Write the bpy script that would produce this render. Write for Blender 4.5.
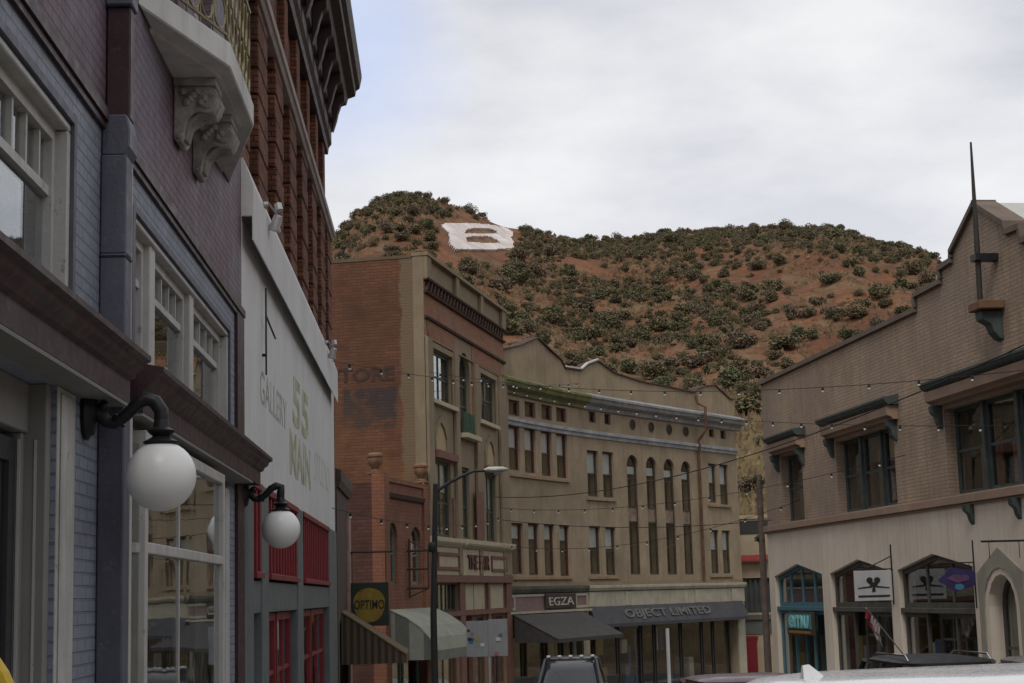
import bpy, bmesh, math, random
from mathutils import Vector, Matrix, noise
random.seed(7)
for o in list(bpy.data.objects): bpy.data.objects.remove(o)
SC = bpy.context.scene; COL = SC.collection
R = math.radians
# ------------------------------------------------------------------ camera
FPX, CX, CY, PITCH, ROLL, EYE = 1646.0, 512.0, 341.5, R(8.76), R(-1.57), 1.65
cd = bpy.data.cameras.new('camera'); cam = bpy.data.objects.new('camera', cd); COL.objects.link(cam)
cd.lens = FPX / 1024 * 36; cd.sensor_width = 36; cd.clip_start = 0.1; cd.clip_end = 6000
_f = Vector((0, math.cos(PITCH), math.sin(PITCH))); _r0 = Vector((1, 0, 0)); _u0 = _r0.cross(_f)
CR = _r0 * math.cos(ROLL) + _u0 * math.sin(ROLL); CU = -_r0 * math.sin(ROLL) + _u0 * math.cos(ROLL); CF = _f
EYEP = Vector((0, 0, EYE))
cam.matrix_world = Matrix(((CR.x, CU.x, -CF.x, 0), (CR.y, CU.y, -CF.y, 0), (CR.z, CU.z, -CF.z, EYE), (0, 0, 0, 1)))
SC.camera = cam
# ------------------------------------------------------------------ world and sun
SUN_EL, SUN_AZ = 54, 190     # degrees, azimuth clockwise from +Y
w = bpy.data.worlds.new('World'); SC.world = w; w.use_nodes = True
nt = w.node_tree; N = nt.nodes; Lk = nt.links
for n in list(N): N.remove(n)
out = N.new('ShaderNodeOutputWorld'); bg = N.new('ShaderNodeBackground'); Lk.new(bg.outputs[0], out.inputs[0])
sky = N.new('ShaderNodeTexSky'); sky.sky_type = 'NISHITA'; sky.sun_disc = False
sky.sun_elevation = R(SUN_EL); sky.sun_rotation = R(SUN_AZ); sky.air_density = 1.0; sky.dust_density = 1.5
tc = N.new('ShaderNodeTexCoord'); sep = N.new('ShaderNodeSeparateXYZ'); Lk.new(tc.outputs['Generated'], sep.inputs[0])
mz = N.new('ShaderNodeMath'); mz.operation = 'ADD'; mz.inputs[1].default_value = 0.22; Lk.new(sep.outputs[2], mz.inputs[0])
cmb = N.new('ShaderNodeCombineXYZ')
for i in (0, 1):
    dv = N.new('ShaderNodeMath'); dv.operation = 'DIVIDE'; Lk.new(sep.outputs[i], dv.inputs[0]); Lk.new(mz.outputs[0], dv.inputs[1]); Lk.new(dv.outputs[0], cmb.inputs[i])
def wnoise(scale, detail, rough, off=0):
    t = N.new('ShaderNodeTexNoise'); t.inputs['Scale'].default_value = scale; t.inputs['Detail'].default_value = detail
    t.inputs['Roughness'].default_value = rough
    a = N.new('ShaderNodeVectorMath'); a.operation = 'ADD'; a.inputs[1].default_value = (off, off * .7, 0)
    Lk.new(cmb.outputs[0], a.inputs[0]); Lk.new(a.outputs[0], t.inputs['Vector']); return t
def wramp(src, stops):
    r = N.new('ShaderNodeValToRGB'); Lk.new(src, r.inputs[0]); e = r.color_ramp.elements
    e[0].position, e[0].color = stops[0][0], (*stops[0][1], 1); e[1].position, e[1].color = stops[-1][0], (*stops[-1][1], 1)
    for p, c in stops[1:-1]: q = e.new(p); q.color = (*c, 1)
    return r
n1 = wnoise(0.75, 7, .52, 3.1); n2 = wnoise(2.6, 6, .55, 9.3)
cloud = wramp(n2.outputs[0], [(.34, (.56, .58, .65)), (.5, (.71, .72, .76)), (.66, (.84, .845, .86))])
gap = wramp(n1.outputs[0], [(.40, (0, 0, 0)), (.56, (1, 1, 1))])
# the open blue patch sits to the upper left of the hill
va = N.new('ShaderNodeVectorMath'); va.operation = 'DISTANCE'; Lk.new(tc.outputs['Generated'], va.inputs[0])
va.inputs[1].default_value = Vector((-.105, .935, .345)).normalized()
pr = wramp(va.outputs['Value'], [(.0, (.0, .0, .0)), (.04, (.15, .15, .15)), (.105, (1, 1, 1))])
mn = N.new('ShaderNodeMath'); mn.operation = 'MAXIMUM'; 
mul = N.new('ShaderNodeMath'); mul.operation = 'MULTIPLY_ADD'; Lk.new(gap.outputs[0], mul.inputs[0]); mul.inputs[1].default_value = .55
Lk.new(pr.outputs[0], mul.inputs[2]); mul.use_clamp = True
skm = N.new('ShaderNodeVectorMath'); skm.operation = 'SCALE'; Lk.new(sky.outputs[0], skm.inputs[0]); skm.inputs['Scale'].default_value = .12
ad = N.new('ShaderNodeVectorMath'); ad.operation = 'ADD'; Lk.new(skm.outputs[0], ad.inputs[0]); ad.inputs[1].default_value = (.25, .27, .42)
mx = N.new('ShaderNodeMix'); mx.data_type = 'RGBA'; Lk.new(mul.outputs[0], mx.inputs[0]); Lk.new(ad.outputs[0], mx.inputs[6]); Lk.new(cloud.outputs[0], mx.inputs[7])
# bright veil low over the hills
hz = wramp(sep.outputs[2], [(.0, (.5, .5, .5)), (.17, (.40, .40, .40)), (.33, (.05, .05, .05))])
mx2 = N.new('ShaderNodeMix'); mx2.data_type = 'RGBA'; Lk.new(hz.outputs[0], mx2.inputs[0]); Lk.new(mx.outputs[2], mx2.inputs[6]); mx2.inputs[7].default_value = (.95, .955, .98, 1)
Lk.new(mx2.outputs[2], bg.inputs[0]); bg.inputs[1].default_value = 1.0
sd = bpy.data.lights.new('sun', 'SUN'); sd.energy = 1.7; sd.angle = R(24); sd.color = (1, .95, .87)
sun = bpy.data.objects.new('sun', sd); COL.objects.link(sun)
_a, _e = R(SUN_AZ), R(SUN_EL)
sun.rotation_euler = Vector((math.sin(_a) * math.cos(_e), math.cos(_a) * math.cos(_e), math.sin(_e))).to_track_quat('Z', 'Y').to_euler()
SC.view_settings.view_transform = 'Standard'; SC.view_settings.look = 'None'; SC.view_settings.exposure = 0.06; SC.view_settings.gamma = 1
SC.render.engine = 'CYCLES'
SC.cycles.max_bounces = 8; SC.cycles.transparent_max_bounces = 12

# ------------------------------------------------------------------ materials
MATS = {}
def _mat(name):
    m = bpy.data.materials.new(name); m.use_nodes = True
    nt = m.node_tree; b = nt.nodes['Principled BSDF']; return m, nt, b
def noise_node(nt, vec, scale, detail=4, rough=.55):
    t = nt.nodes.new('ShaderNodeTexNoise'); t.inputs['Scale'].default_value = scale; t.inputs['Detail'].default_value = detail
    t.inputs['Roughness'].default_value = rough; nt.links.new(vec, t.inputs['Vector']); return t.outputs[0]
def maprange(nt, src, a, b, c, d):
    t = nt.nodes.new('ShaderNodeMapRange'); nt.links.new(src, t.inputs[0])
    for i, v in enumerate((a, b, c, d)): t.inputs[i + 1].default_value = v
    return t.outputs[0]
def mixc(nt, fac, a, b, mode='MIX'):
    t = nt.nodes.new('ShaderNodeMix'); t.data_type = 'RGBA'; t.blend_type = mode
    for i, v in ((0, fac), (6, a), (7, b)):
        if hasattr(v, 'links') or hasattr(v, 'is_output'): nt.links.new(v, t.inputs[i])
        elif i == 0: t.inputs[0].default_value = v
        else: t.inputs[i].default_value = (*v, 1)
    return t.outputs[2]
def scaled(nt, vec, s):
    t = nt.nodes.new('ShaderNodeMapping'); t.inputs['Scale'].default_value = s; nt.links.new(vec, t.inputs[0]); return t.outputs[0]
def M(name, col, rough=.8, var=.18, vs=2.5, dirt=None, dirt_amt=.5, streak=None, bump=0, bs=30, metal=0, spec=.35, brick=None, coat=0, chip=None):
    """procedural paint/stone; dirt=(colour) mixed by large noise, streak=(colour) by noise stretched upright, brick=(w,h,mortar colour,joint)"""
    if name in MATS: return MATS[name]
    m, nt, b = _mat(name); tc = nt.nodes.new('ShaderNodeTexCoord'); v = tc.outputs['Object']
    fac = maprange(nt, noise_node(nt, v, vs, 6, .6), .3, .7, 0, 1)
    c = mixc(nt, fac, tuple(x * (1 - var) for x in col), tuple(min(1, x * (1 + var)) for x in col))
    hgt = None
    if brick:
        bw, bh, mc, joint, cv = brick
        sp = nt.nodes.new('ShaderNodeSeparateXYZ'); nt.links.new(v, sp.inputs[0])
        ax = nt.nodes.new('ShaderNodeMath'); ax.operation = 'ADD'; nt.links.new(sp.outputs[0], ax.inputs[0]); nt.links.new(sp.outputs[1], ax.inputs[1])
        cb = nt.nodes.new('ShaderNodeCombineXYZ'); nt.links.new(ax.outputs[0], cb.inputs[0]); nt.links.new(sp.outputs[2], cb.inputs[1])
        bt = nt.nodes.new('ShaderNodeTexBrick'); nt.links.new(cb.outputs[0], bt.inputs['Vector'])
        bt.inputs['Scale'].default_value = 1; bt.inputs['Brick Width'].default_value = bw; bt.inputs['Row Height'].default_value = bh
        bt.inputs['Mortar Size'].default_value = joint; bt.inputs['Mortar Smooth'].default_value = .4; bt.inputs['Bias'].default_value = 0
        bt.inputs['Color1'].default_value = (1 - cv, 1 - cv, 1 - cv, 1); bt.inputs['Color2'].default_value = (1 + cv, 1 + cv, 1 + cv, 1); bt.inputs['Mortar'].default_value = (1, 1, 1, 1)
        c = mixc(nt, 1.0, c, bt.outputs['Color'], 'MULTIPLY')
        c = mixc(nt, bt.outputs['Fac'], c, mc); hgt = bt.outputs['Fac']
    if dirt:
        f = maprange(nt, noise_node(nt, v, vs * .35, 8, .65), .45, .68, 0, dirt_amt); c = mixc(nt, f, c, dirt)
    if streak:
        f = maprange(nt, noise_node(nt, scaled(nt, v, (3.5, 3.5, .35)), 1.6, 6, .65), .48, .75, 0, .55); c = mixc(nt, f, c, streak)
    if chip:
        f = maprange(nt, noise_node(nt, v, 9, 7, .75), .60, .66, 0, .8); c = mixc(nt, f, c, chip)
        f = maprange(nt, noise_node(nt, v, 45, 4, .7), .64, .72, 0, .6); c = mixc(nt, f, c, chip)
    nt.links.new(c, b.inputs['Base Color'])
    b.inputs['Metallic'].default_value = metal; b.inputs['Specular IOR Level'].default_value = spec
    if coat: b.inputs['Coat Weight'].default_value = coat; b.inputs['Coat Roughness'].default_value = .05
    rr = maprange(nt, noise_node(nt, v, vs * 3, 3), .3, .7, max(.02, rough - .1), min(1, rough + .08)); nt.links.new(rr, b.inputs['Roughness'])
    if bump or hgt:
        bp = nt.nodes.new('ShaderNodeBump'); bp.inputs['Distance'].default_value = .012; bp.inputs['Strength'].default_value = bump or .6
        nz = noise_node(nt, v, bs, 5, .6)
        if hgt:
            s1 = nt.nodes.new('ShaderNodeMath'); s1.operation = 'SUBTRACT'; nt.links.new(nz, s1.inputs[0]); nt.links.new(hgt, s1.inputs[1]); nz = s1.outputs[0]
        nt.links.new(nz, bp.inputs['Height']); nt.links.new(bp.outputs[0], b.inputs['Normal'])
    MATS[name] = m; return m
def glass(name, tint=(.55, .58, .58), trans=.75, rough=.02):
    if name in MATS: return MATS[name]
    m, nt, b = _mat(name); nt.nodes.remove(b); o = nt.nodes['Material Output']
    tr = nt.nodes.new('ShaderNodeBsdfTransparent'); tr.inputs[0].default_value = (*tint, 1)
    gl = nt.nodes.new('ShaderNodeBsdfGlossy'); gl.inputs['Roughness'].default_value = rough; gl.inputs[0].default_value = (.92, .94, .95, 1)
    ge = nt.nodes.new('ShaderNodeNewGeometry'); dt = nt.nodes.new('ShaderNodeVectorMath'); dt.operation = 'DOT_PRODUCT'; nt.links.new(ge.outputs['Incoming'], dt.inputs[0]); nt.links.new(ge.outputs['Normal'], dt.inputs[1])
    def mth(op, a, b): 
        q = nt.nodes.new('ShaderNodeMath'); q.operation = op
        for i, v in ((0, a), (1, b)):
            if hasattr(v, 'is_output'): nt.links.new(v, q.inputs[i])
            else: q.inputs[i].default_value = v
        return q.outputs[0]
    fr = mth('POWER', mth('SUBTRACT', 1.0, mth('ABSOLUTE', dt.outputs['Value'], 0)), 4.2)
    tc = nt.nodes.new('ShaderNodeTexCoord'); nz = noise_node(nt, tc.outputs['Object'], 1.3, 2)
    bp = nt.nodes.new('ShaderNodeBump'); bp.inputs['Distance'].default_value = .006; bp.inputs['Strength'].default_value = .35
    nt.links.new(nz, bp.inputs['Height']); nt.links.new(bp.outputs[0], gl.inputs['Normal'])
    mr = nt.nodes.new('ShaderNodeMath'); mr.operation = 'MULTIPLY_ADD'; mr.use_clamp = True; nt.links.new(fr, mr.inputs[0]); mr.inputs[1].default_value = .9; mr.inputs[2].default_value = .045
    mi = nt.nodes.new('ShaderNodeMixShader'); nt.links.new(mr.outputs[0], mi.inputs[0]); nt.links.new(tr.outputs[0], mi.inputs[1]); nt.links.new(gl.outputs[0], mi.inputs[2])
    nt.links.new(mi.outputs[0], o.inputs[0]); MATS[name] = m; return m

# ------------------------------------------------------------------ geometry helpers
def ground_z(y):
    return 0.0 if y <= 0 else (-.042 * y if y < 66 else -.042 * 66)
class Frame:
    """facade frame: s along the wall (away from the camera), d out towards the street, z up. side 'L' = street lies right of the wall"""
    def __init__(f, pts, side):
        f.p = [Vector(p) for p in pts]; f.sg = -1 if side == 'L' else 1; f.cum = [0]
        for a, b in zip(f.p, f.p[1:]): f.cum.append(f.cum[-1] + (b - a).length)
        dv = (f.p[-1] - f.p[0]).normalized(); f.ang = math.atan2(dv.y, dv.x); f.arc = len(pts) > 2
    def at(f, s):
        k = 0
        while k < len(f.p) - 2 and s > f.cum[k + 1]: k += 1
        a, b = f.p[k], f.p[k + 1]; t = (b - a).normalized(); p = a + t * (s - f.cum[k]); n = Vector((-t.y, t.x))
        if f.arc:   # smooth the normal over the bend
            def sn(i):
                i = max(0, min(len(f.p) - 2, i)); q = (f.p[i + 1] - f.p[i]).normalized(); return Vector((-q.y, q.x))
            u = (s - f.cum[k]) / (f.cum[k + 1] - f.cum[k]); u = max(0, min(1, u))
            n = (sn(k - 1) + n) * .5 * (1 - u) + (n + sn(k + 1)) * .5 * u; n.normalize()
        return p, n
    def W(f, s, d, z):
        p, n = f.at(s); q = p + n * (f.sg * d); return Vector((q.x, q.y, z))
    def hit(f, u, v, d=0.0):
        """where the line of sight through a picture point meets the wall plane: real (s, z) there"""
        r = CR * ((u - CX) / FPX) + CU * ((CY - v) / FPX) + CF; best = None
        for k in range(len(f.p) - 1):
            a, b = f.p[k], f.p[k + 1]; t = (b - a).normalized(); n = Vector((-t.y, t.x)); den = r.x * n.x + r.y * n.y
            lam = (a.x * n.x + a.y * n.y + f.sg * d) / den; q = Vector((r.x * lam, r.y * lam)); s = (q - a).dot(t)
            e = max(0, -s) if k else 0; e += max(0, s - (b - a).length) if k < len(f.p) - 2 else 0
            if lam > 0 and (best is None or e < best[0]): best = (e, f.cum[k] + s, EYE + r.z * lam)
        return best[1], best[2]
def setp(o, label=None, cat=None, group=None, kind=None):
    for k, v in (('label', label), ('category', cat), ('group', group), ('kind', kind)):
        if v: o[k] = v
    return o
class Thing:
    def __init__(t, name, label, cat, loc=(0, 0, 0), rz=0, frame=None, group=None, kind=None):
        t.o = bpy.data.objects.new(name, None); COL.objects.link(t.o); t.o.location = loc; t.o.rotation_euler = (0, 0, rz); t.o.empty_display_size = .3
        setp(t.o, label, cat, group, kind); t.frame = frame; t.inv = (Matrix.Translation(loc) @ Matrix.Rotation(rz, 4, 'Z')).inverted()
def facade(name, label, cat, frame, s0, zg, **k):
    p = frame.W(s0, 0, zg); return Thing(name, label, cat, p, frame.ang, frame, **k)
class MB:
    def __init__(m, thing=None): m.v = []; m.f = []; m.t = thing; m.fr = thing.frame if thing else None; m.sm = False
    def _p(m, p): m.v.append(Vector(p)); return len(m.v) - 1
    def poly(m, pts): m.f.append([m._p(p) for p in pts])
    def P(m, s, d, z): return m.t.inv @ m.fr.W(s, d, z) if m.fr else Vector((s, d, z))
    def hexa(m, c):   # 8 corners: bottom 4 then top 4
        i = [m._p(p) for p in c]
        for q in ((0, 3, 2, 1), (4, 5, 6, 7), (0, 1, 5, 4), (1, 2, 6, 5), (2, 3, 7, 6), (3, 0, 4, 7)): m.f.append([i[k] for k in q])
    def box(m, s0, s1, d0, d1, z0, z1):
        if s1 < s0: s0, s1 = s1, s0
        n = 1
        if m.fr and m.fr.arc: n = max(1, int((s1 - s0) / .8))
        for k in range(n):
            a = s0 + (s1 - s0) * k / n; b = s0 + (s1 - s0) * (k + 1) / n; P = m.P
            m.hexa([P(a, d0, z0), P(b, d0, z0), P(b, d1, z0), P(a, d1, z0), P(a, d0, z1), P(b, d0, z1), P(b, d1, z1), P(a, d1, z1)])
        return m
    def prism(m, pts, d0, d1):   # polygon in (s,z), extruded in d
        a = [m._p(m.P(s, d0, z)) for s, z in pts]; b = [m._p(m.P(s, d1, z)) for s, z in pts]; n = len(pts)
        m.f.append(a); m.f.append(b[::-1])
        for k in range(n): m.f.append([a[k], b[k], b[(k + 1) % n], a[(k + 1) % n]])
        return m
    def plan(m, pts, z0, z1):   # polygon in (s,d), extruded in z
        a = [m._p(m.P(s, d, z0)) for s, d in pts]; b = [m._p(m.P(s, d, z1)) for s, d in pts]; n = len(pts)
        m.f.append(a); m.f.append(b[::-1])
        for k in range(n): m.f.append([a[k], b[k], b[(k + 1) % n], a[(k + 1) % n]])
        return m
    def mould(m, prof, s0, s1, step=.8):   # profile in (d,z) swept along s
        n = max(1, int((s1 - s0) / step)) if (m.fr and m.fr.arc) else 1; rings = []
        for k in range(n + 1):
            s = s0 + (s1 - s0) * k / n; rings.append([m._p(m.P(s, d, z)) for d, z in prof])
        q = len(prof)
        for a, b in zip(rings, rings[1:]):
            for k in range(q): m.f.append([a[k], a[(k + 1) % q], b[(k + 1) % q], b[k]])
        m.f.append(rings[0]); m.f.append(rings[-1][::-1]); return m
    def ring(m, outer, inner, d0, d1):
        n = len(outer); A = [m._p(m.P(s, d0, z)) for s, z in outer]; B = [m._p(m.P(s, d0, z)) for s, z in inner]
        C = [m._p(m.P(s, d1, z)) for s, z in outer]; D = [m._p(m.P(s, d1, z)) for s, z in inner]
        for k in range(n):
            j = (k + 1) % n
            m.f += [[A[k], A[j], B[j], B[k]], [C[k], D[k], D[j], C[j]], [A[k], C[k], C[j], A[j]], [B[k], B[j], D[j], D[k]]]
        return m
    def tube(m, pts, rad, n=8, frame=True):
        pts = [m.P(*p) if frame else Vector(p) for p in pts]; rad = rad if isinstance(rad, (list, tuple)) else [rad] * len(pts)
        rings = []; up = None
        for k, p in enumerate(pts):
            t = (pts[min(k + 1, len(pts) - 1)] - pts[max(k - 1, 0)]).normalized()
            if up is None: up = t.orthogonal().normalized()
            up = (up - t * up.dot(t)).normalized(); sd_ = t.cross(up)
            rings.append([m._p(p + (up * math.cos(2 * math.pi * j / n) + sd_ * math.sin(2 * math.pi * j / n)) * rad[k]) for j in range(n)])
        for a, b in zip(rings, rings[1:]):
            for j in range(n): m.f.append([a[j], a[(j + 1) % n], b[(j + 1) % n], b[j]])
        m.f.append(rings[0][::-1]); m.f.append(rings[-1]); m.sm = True; return m
    def lathe(m, c, prof, n=20, axis=(0, 0, 1), frame=True):   # prof: (radius, height along axis)
        c = m.P(*c) if frame else Vector(c); ax = Vector(axis).normalized(); u = ax.orthogonal().normalized(); w_ = ax.cross(u); rings = []
        for r, h in prof:
            if r < 1e-5: rings.append([m._p(c + ax * h)])
            else: rings.append([m._p(c + ax * h + (u * math.cos(2 * math.pi * j / n) + w_ * math.sin(2 * math.pi * j / n)) * r) for j in range(n)])
        for a, b in zip(rings, rings[1:]):
            for j in range(n):
                k = (j + 1) % n
                if len(a) == 1 and len(b) > 1: m.f.append([a[0], b[k], b[j]])
                elif len(b) == 1 and len(a) > 1: m.f.append([a[j], a[k], b[0]])
                elif len(a) > 1: m.f.append([a[j], a[k], b[k], b[j]])
        if len(rings[0]) > 1: m.f.append(rings[0][::-1])
        if len(rings[-1]) > 1: m.f.append(rings[-1])
        m.sm = True; return m
    def ball(m, c, r, n=16, frame=True, sq=(1, 1)):
        k = n // 2; return m.lathe(c, [(r * math.sin(math.pi * i / k) * sq[0], -r * math.cos(math.pi * i / k) * sq[1]) for i in range(k + 1)], n, frame=frame)
    def wall(m, s0, s1, z0, top, ops, d0, d1, step=1.5):
        """solid wall between depths d0 (front) and d1 with openings (sa, sb, za, head); head = height or list of (s,z)"""
        top = top if isinstance(top, list) else [(s0, top), (s1, top)]
        def ev(pl, s, side):
            if not isinstance(pl, list): return pl
            if s <= pl[0][0]: return pl[0][1]
            for (a, za), (b, zb) in zip(pl, pl[1:]):
                if b - a < 1e-6:
                    continue
                if a - 1e-7 <= s <= b + 1e-7:
                    if side > 0 and abs(s - b) < 1e-7 and b != pl[-1][0]: continue
                    return za + (zb - za) * (s - a) / (b - a)
            return pl[-1][1]
        bs = {s0, s1}
        for o in ops:
            bs |= {o[0], o[1]}
            if isinstance(o[3], list): bs |= {p[0] for p in o[3]}
        bs |= {p[0] for p in top}
        if m.fr.arc: 
            k = int((s1 - s0) / step)
            bs |= {s0 + (s1 - s0) * i / k for i in range(1, k)}
        bs = sorted(b for b in bs if s0 - 1e-6 <= b <= s1 + 1e-6); P = m.P
        for a, b in zip(bs, bs[1:]):
            if b - a < 1e-4: continue
            mid = (a + b) / 2; here = sorted([o for o in ops if o[0] < mid < o[1]], key=lambda o: o[2]); lo = (z0, z0); spans = []
            for o in here: spans.append((lo, (o[2], o[2]))); lo = (ev(o[3], a, 1), ev(o[3], b, -1))
            spans.append((lo, (ev(top, a, 1), ev(top, b, -1))))
            for (la, lb), (ta, tb) in spans:
                if ta - la < 1e-4 and tb - lb < 1e-4: continue
                m.hexa([P(a, d0, la), P(b, d0, lb), P(b, d1, lb), P(a, d1, la), P(a, d0, ta), P(b, d0, tb), P(b, d1, tb), P(a, d1, ta)])
        return m
    def build(m, name, mat, parent=None, label=None, bevel=0, smooth=None, split=False):
        if split:   # every separate piece becomes a part of its own
            key = {}; par = list(range(len(m.v)))
            def fd(i):
                while par[i] != i: par[i] = par[par[i]]; i = par[i]
                return i
            for i, v in enumerate(m.v):
                k = (round(v.x, 3), round(v.y, 3), round(v.z, 3)); j = key.setdefault(k, i); par[fd(i)] = fd(j)
            for f in m.f:
                for i in f[1:]: par[fd(i)] = fd(f[0])
            groups = {}
            for f in m.f: groups.setdefault(fd(f[0]), []).append(f)
            for g in groups.values():
                q = MB(m.t); q.sm = m.sm; mp = {}
                for f in g:
                    for i in f:
                        if i not in mp: mp[i] = len(q.v); q.v.append(m.v[i])
                    q.f.append([mp[i] for i in f])
                o = q.build(name, mat, parent, label, bevel, smooth)
            return o
        me = bpy.data.meshes.new(name); me.from_pydata([tuple(v) for v in m.v], [], m.f); me.update()
        bm = bmesh.new(); bm.from_mesh(me); bmesh.ops.recalc_face_normals(bm, faces=bm.faces); bm.to_mesh(me); bm.free()
        me.materials.append(mat); o = bpy.data.objects.new(name, me); COL.objects.link(o)
        par = parent.o if isinstance(parent, Thing) else parent
        if par is None and m.t: par = m.t.o
        if par: o.parent = par
        if smooth if smooth is not None else m.sm:
            for p in me.polygons: p.use_smooth = True
            try: me.set_sharp_from_angle(angle=R(40))
            except Exception: pass
        if bevel:
            b = o.modifiers.new('bevel', 'BEVEL'); b.width = bevel; b.segments = 1; b.limit_method = 'ANGLE'; b.angle_limit = R(50)
        if label: o['label'] = label
        return o
def rhead(sa, sb, zs, rise=None, n=8):   # round head
    r = (sb - sa) / 2; rise = rise or r; c = (sa + sb) / 2
    return [(c - r * math.cos(math.pi * k / n), zs + rise * math.sin(math.pi * k / n)) for k in range(n + 1)]
def phead(sa, sb, zs, zp): c = (sa + sb) / 2; return [(sa, zs), ((sa + c) / 2 - .04, zs + (zp - zs) * .68), (c, zp), ((sb + c) / 2 + .04, zs + (zp - zs) * .68), (sb, zs)]
def ghead(sa, sb, zs, zp): return [(sa, zs), ((sa + sb) / 2, zp), (sb, zs)]
def outline(sa, sb, za, head):
    return [(sa, za), (sb, za)] + ([(sb, head), (sa, head)] if not isinstance(head, list) else head[::-1])
def inset(poly, w):
    n = len(poly); out_ = []
    area = sum(poly[i][0] * poly[(i + 1) % n][1] - poly[(i + 1) % n][0] * poly[i][1] for i in range(n)); sg = 1 if area > 0 else -1
    for i in range(n):
        a, b, c = Vector(poly[i - 1]), Vector(poly[i]), Vector(poly[(i + 1) % n]); e1 = (b - a).normalized(); e2 = (c - b).normalized()
        n1_ = Vector((-e1.y, e1.x)) * sg; n2_ = Vector((-e2.y, e2.x)) * sg; k = 1 + n1_.dot(n2_)
        q = b + (n1_ + n2_) * (w / max(k, .35)); out_.append((q.x, q.y))
    return out_
GLASS = glass('window_glass', (.88, .90, .90)); BLIND = M('blind_cloth', (.60, .61, .60), .9, .1)
CURT = M('curtain_cloth', (.30, .12, .07), .9, .3, 6)
def window(t, sa, sb, za, head, d, frm, fw=.07, cols=1, rail=.5, blind=0, name='window', depth=.07, bar=.035, trans=None, ncol=0, gl=None, label=None, parent=None, bmat=None):
    """one window: a frame with rails and mullions; its pane (and blind) as sub-parts"""
    m = MB(t); o = outline(sa, sb, za, head); m.ring(o, inset(o, fw), d - depth, d)
    htop = max(p[1] for p in o); hs = lambda s: (min(head[k][1] + (head[k + 1][1] - head[k][1]) * (s - head[k][0]) / (head[k + 1][0] - head[k][0] + 1e-9) for k in range(len(head) - 1) if head[k][0] - 1e-6 <= s <= head[k + 1][0] + 1e-6) if isinstance(head, list) else head)
    for k in range(1, cols):
        s = sa + (sb - sa) * k / cols; m.box(s - bar, s + bar, d - depth * .8, d - .012, za + fw * .5, hs(s) - fw * .5)
    if rail:
        for r_ in (rail if isinstance(rail, (list, tuple)) else [rail]):
            z = za + (htop - za) * r_; m.box(sa + fw * .5, sb - fw * .5, d - depth * .75, d - .016, z - bar * .8, z + bar * .8)
    if trans:   # small lights above this height
        m.box(sa + fw * .5, sb - fw * .5, d - depth * .75, d - .016, trans - bar, trans + bar)
        for k in range(1, ncol):
            s = sa + (sb - sa) * k / ncol; m.box(s - bar * .6, s + bar * .6, d - depth * .7, d - .02, trans, (head if not isinstance(head, list) else hs(s)) - fw * .5)
    wo = m.build(name, frm, parent or t.o, label, smooth=False)
    g = MB(t); gi = inset(o, fw * .6); g.prism(gi, d - depth * .55, d - depth * .55 - .006); g.build('pane', gl or GLASS, wo, smooth=False)
    if blind:
        zb = htop - (htop - za) * blind; b = MB(t); b.box(sa + fw * .7, sb - fw * .7, d - depth - .03, d - depth - .04, zb, (min(p[1] for p in head) if isinstance(head, list) else head) - .02)
        b.build('blind', bmat or BLIND, wo, smooth=False)
    return wo
def text_mesh(string, size=1.0, extrude=.01, bold=0.0):
    c = bpy.data.curves.new('txt', 'FONT'); c.body = string; c.size = size; c.extrude = extrude; c.offset = bold; c.resolution_u = 3
    o = bpy.data.objects.new('txt', c); COL.objects.link(o); bpy.context.view_layer.update()
    me = bpy.data.meshes.new_from_object(o.evaluated_get(bpy.context.evaluated_depsgraph_get())); bpy.data.objects.remove(o); return me
def lettering(t, string, sa, sb, z0, z1, d, mat, name='lettering', thick=.01, bold=0.0, flip=None, parent=None, shear=0):
    """letters fitted to a rectangle of the facade"""
    me = text_mesh(string, 1, .5, bold); xs = [v.co.x for v in me.vertices]; ys = [v.co.y for v in me.vertices]
    x0, x1, y0, y1 = min(xs), max(xs), min(ys), max(ys); fl = (t.frame.sg > 0) if flip is None else flip
    for v in me.vertices:
        a = (v.co.x - x0) / (x1 - x0); b = (v.co.y - y0) / (y1 - y0); s = sb + (sa - sb) * a if fl else sa + (sb - sa) * a
        z = z0 + (z1 - z0) * b; v.co = t.inv @ t.frame.W(s, d + (thick if v.co.z > 0 else 0), z + shear * a)
    me.name = name; me.materials.clear(); me.materials.append(mat); bm = bmesh.new(); bm.from_mesh(me); bmesh.ops.recalc_face_normals(bm, faces=bm.faces); bm.to_mesh(me); bm.free()
    o = bpy.data.objects.new(name, me); COL.objects.link(o); o.parent = parent or t.o; return o

# ------------------------------------------------------------------ frames of the street's facades
def azdir(a): return Vector((math.sin(R(a)), math.cos(R(a))))
def straight(x, y, az, side, L=60): a = Vector((x, y)); return Frame([a, a + azdir(az) * L], side)
FL = straight(-2.15, 0, -2.75, 'L'); FR = straight(14.5, 0, -7.46, 'R'); FB = straight(-2.8, 52, 12.2, 'L')
_c = [(-.60, 63.1), (.40, 65.3), (1.55, 67.6), (2.95, 70.0), (4.35, 72.2), (5.85, 74.4), (8.5, 78.2), (10.98, 81.75)]
FC = Frame(_c, 'L'); CEND = FC.cum[-1]
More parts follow.
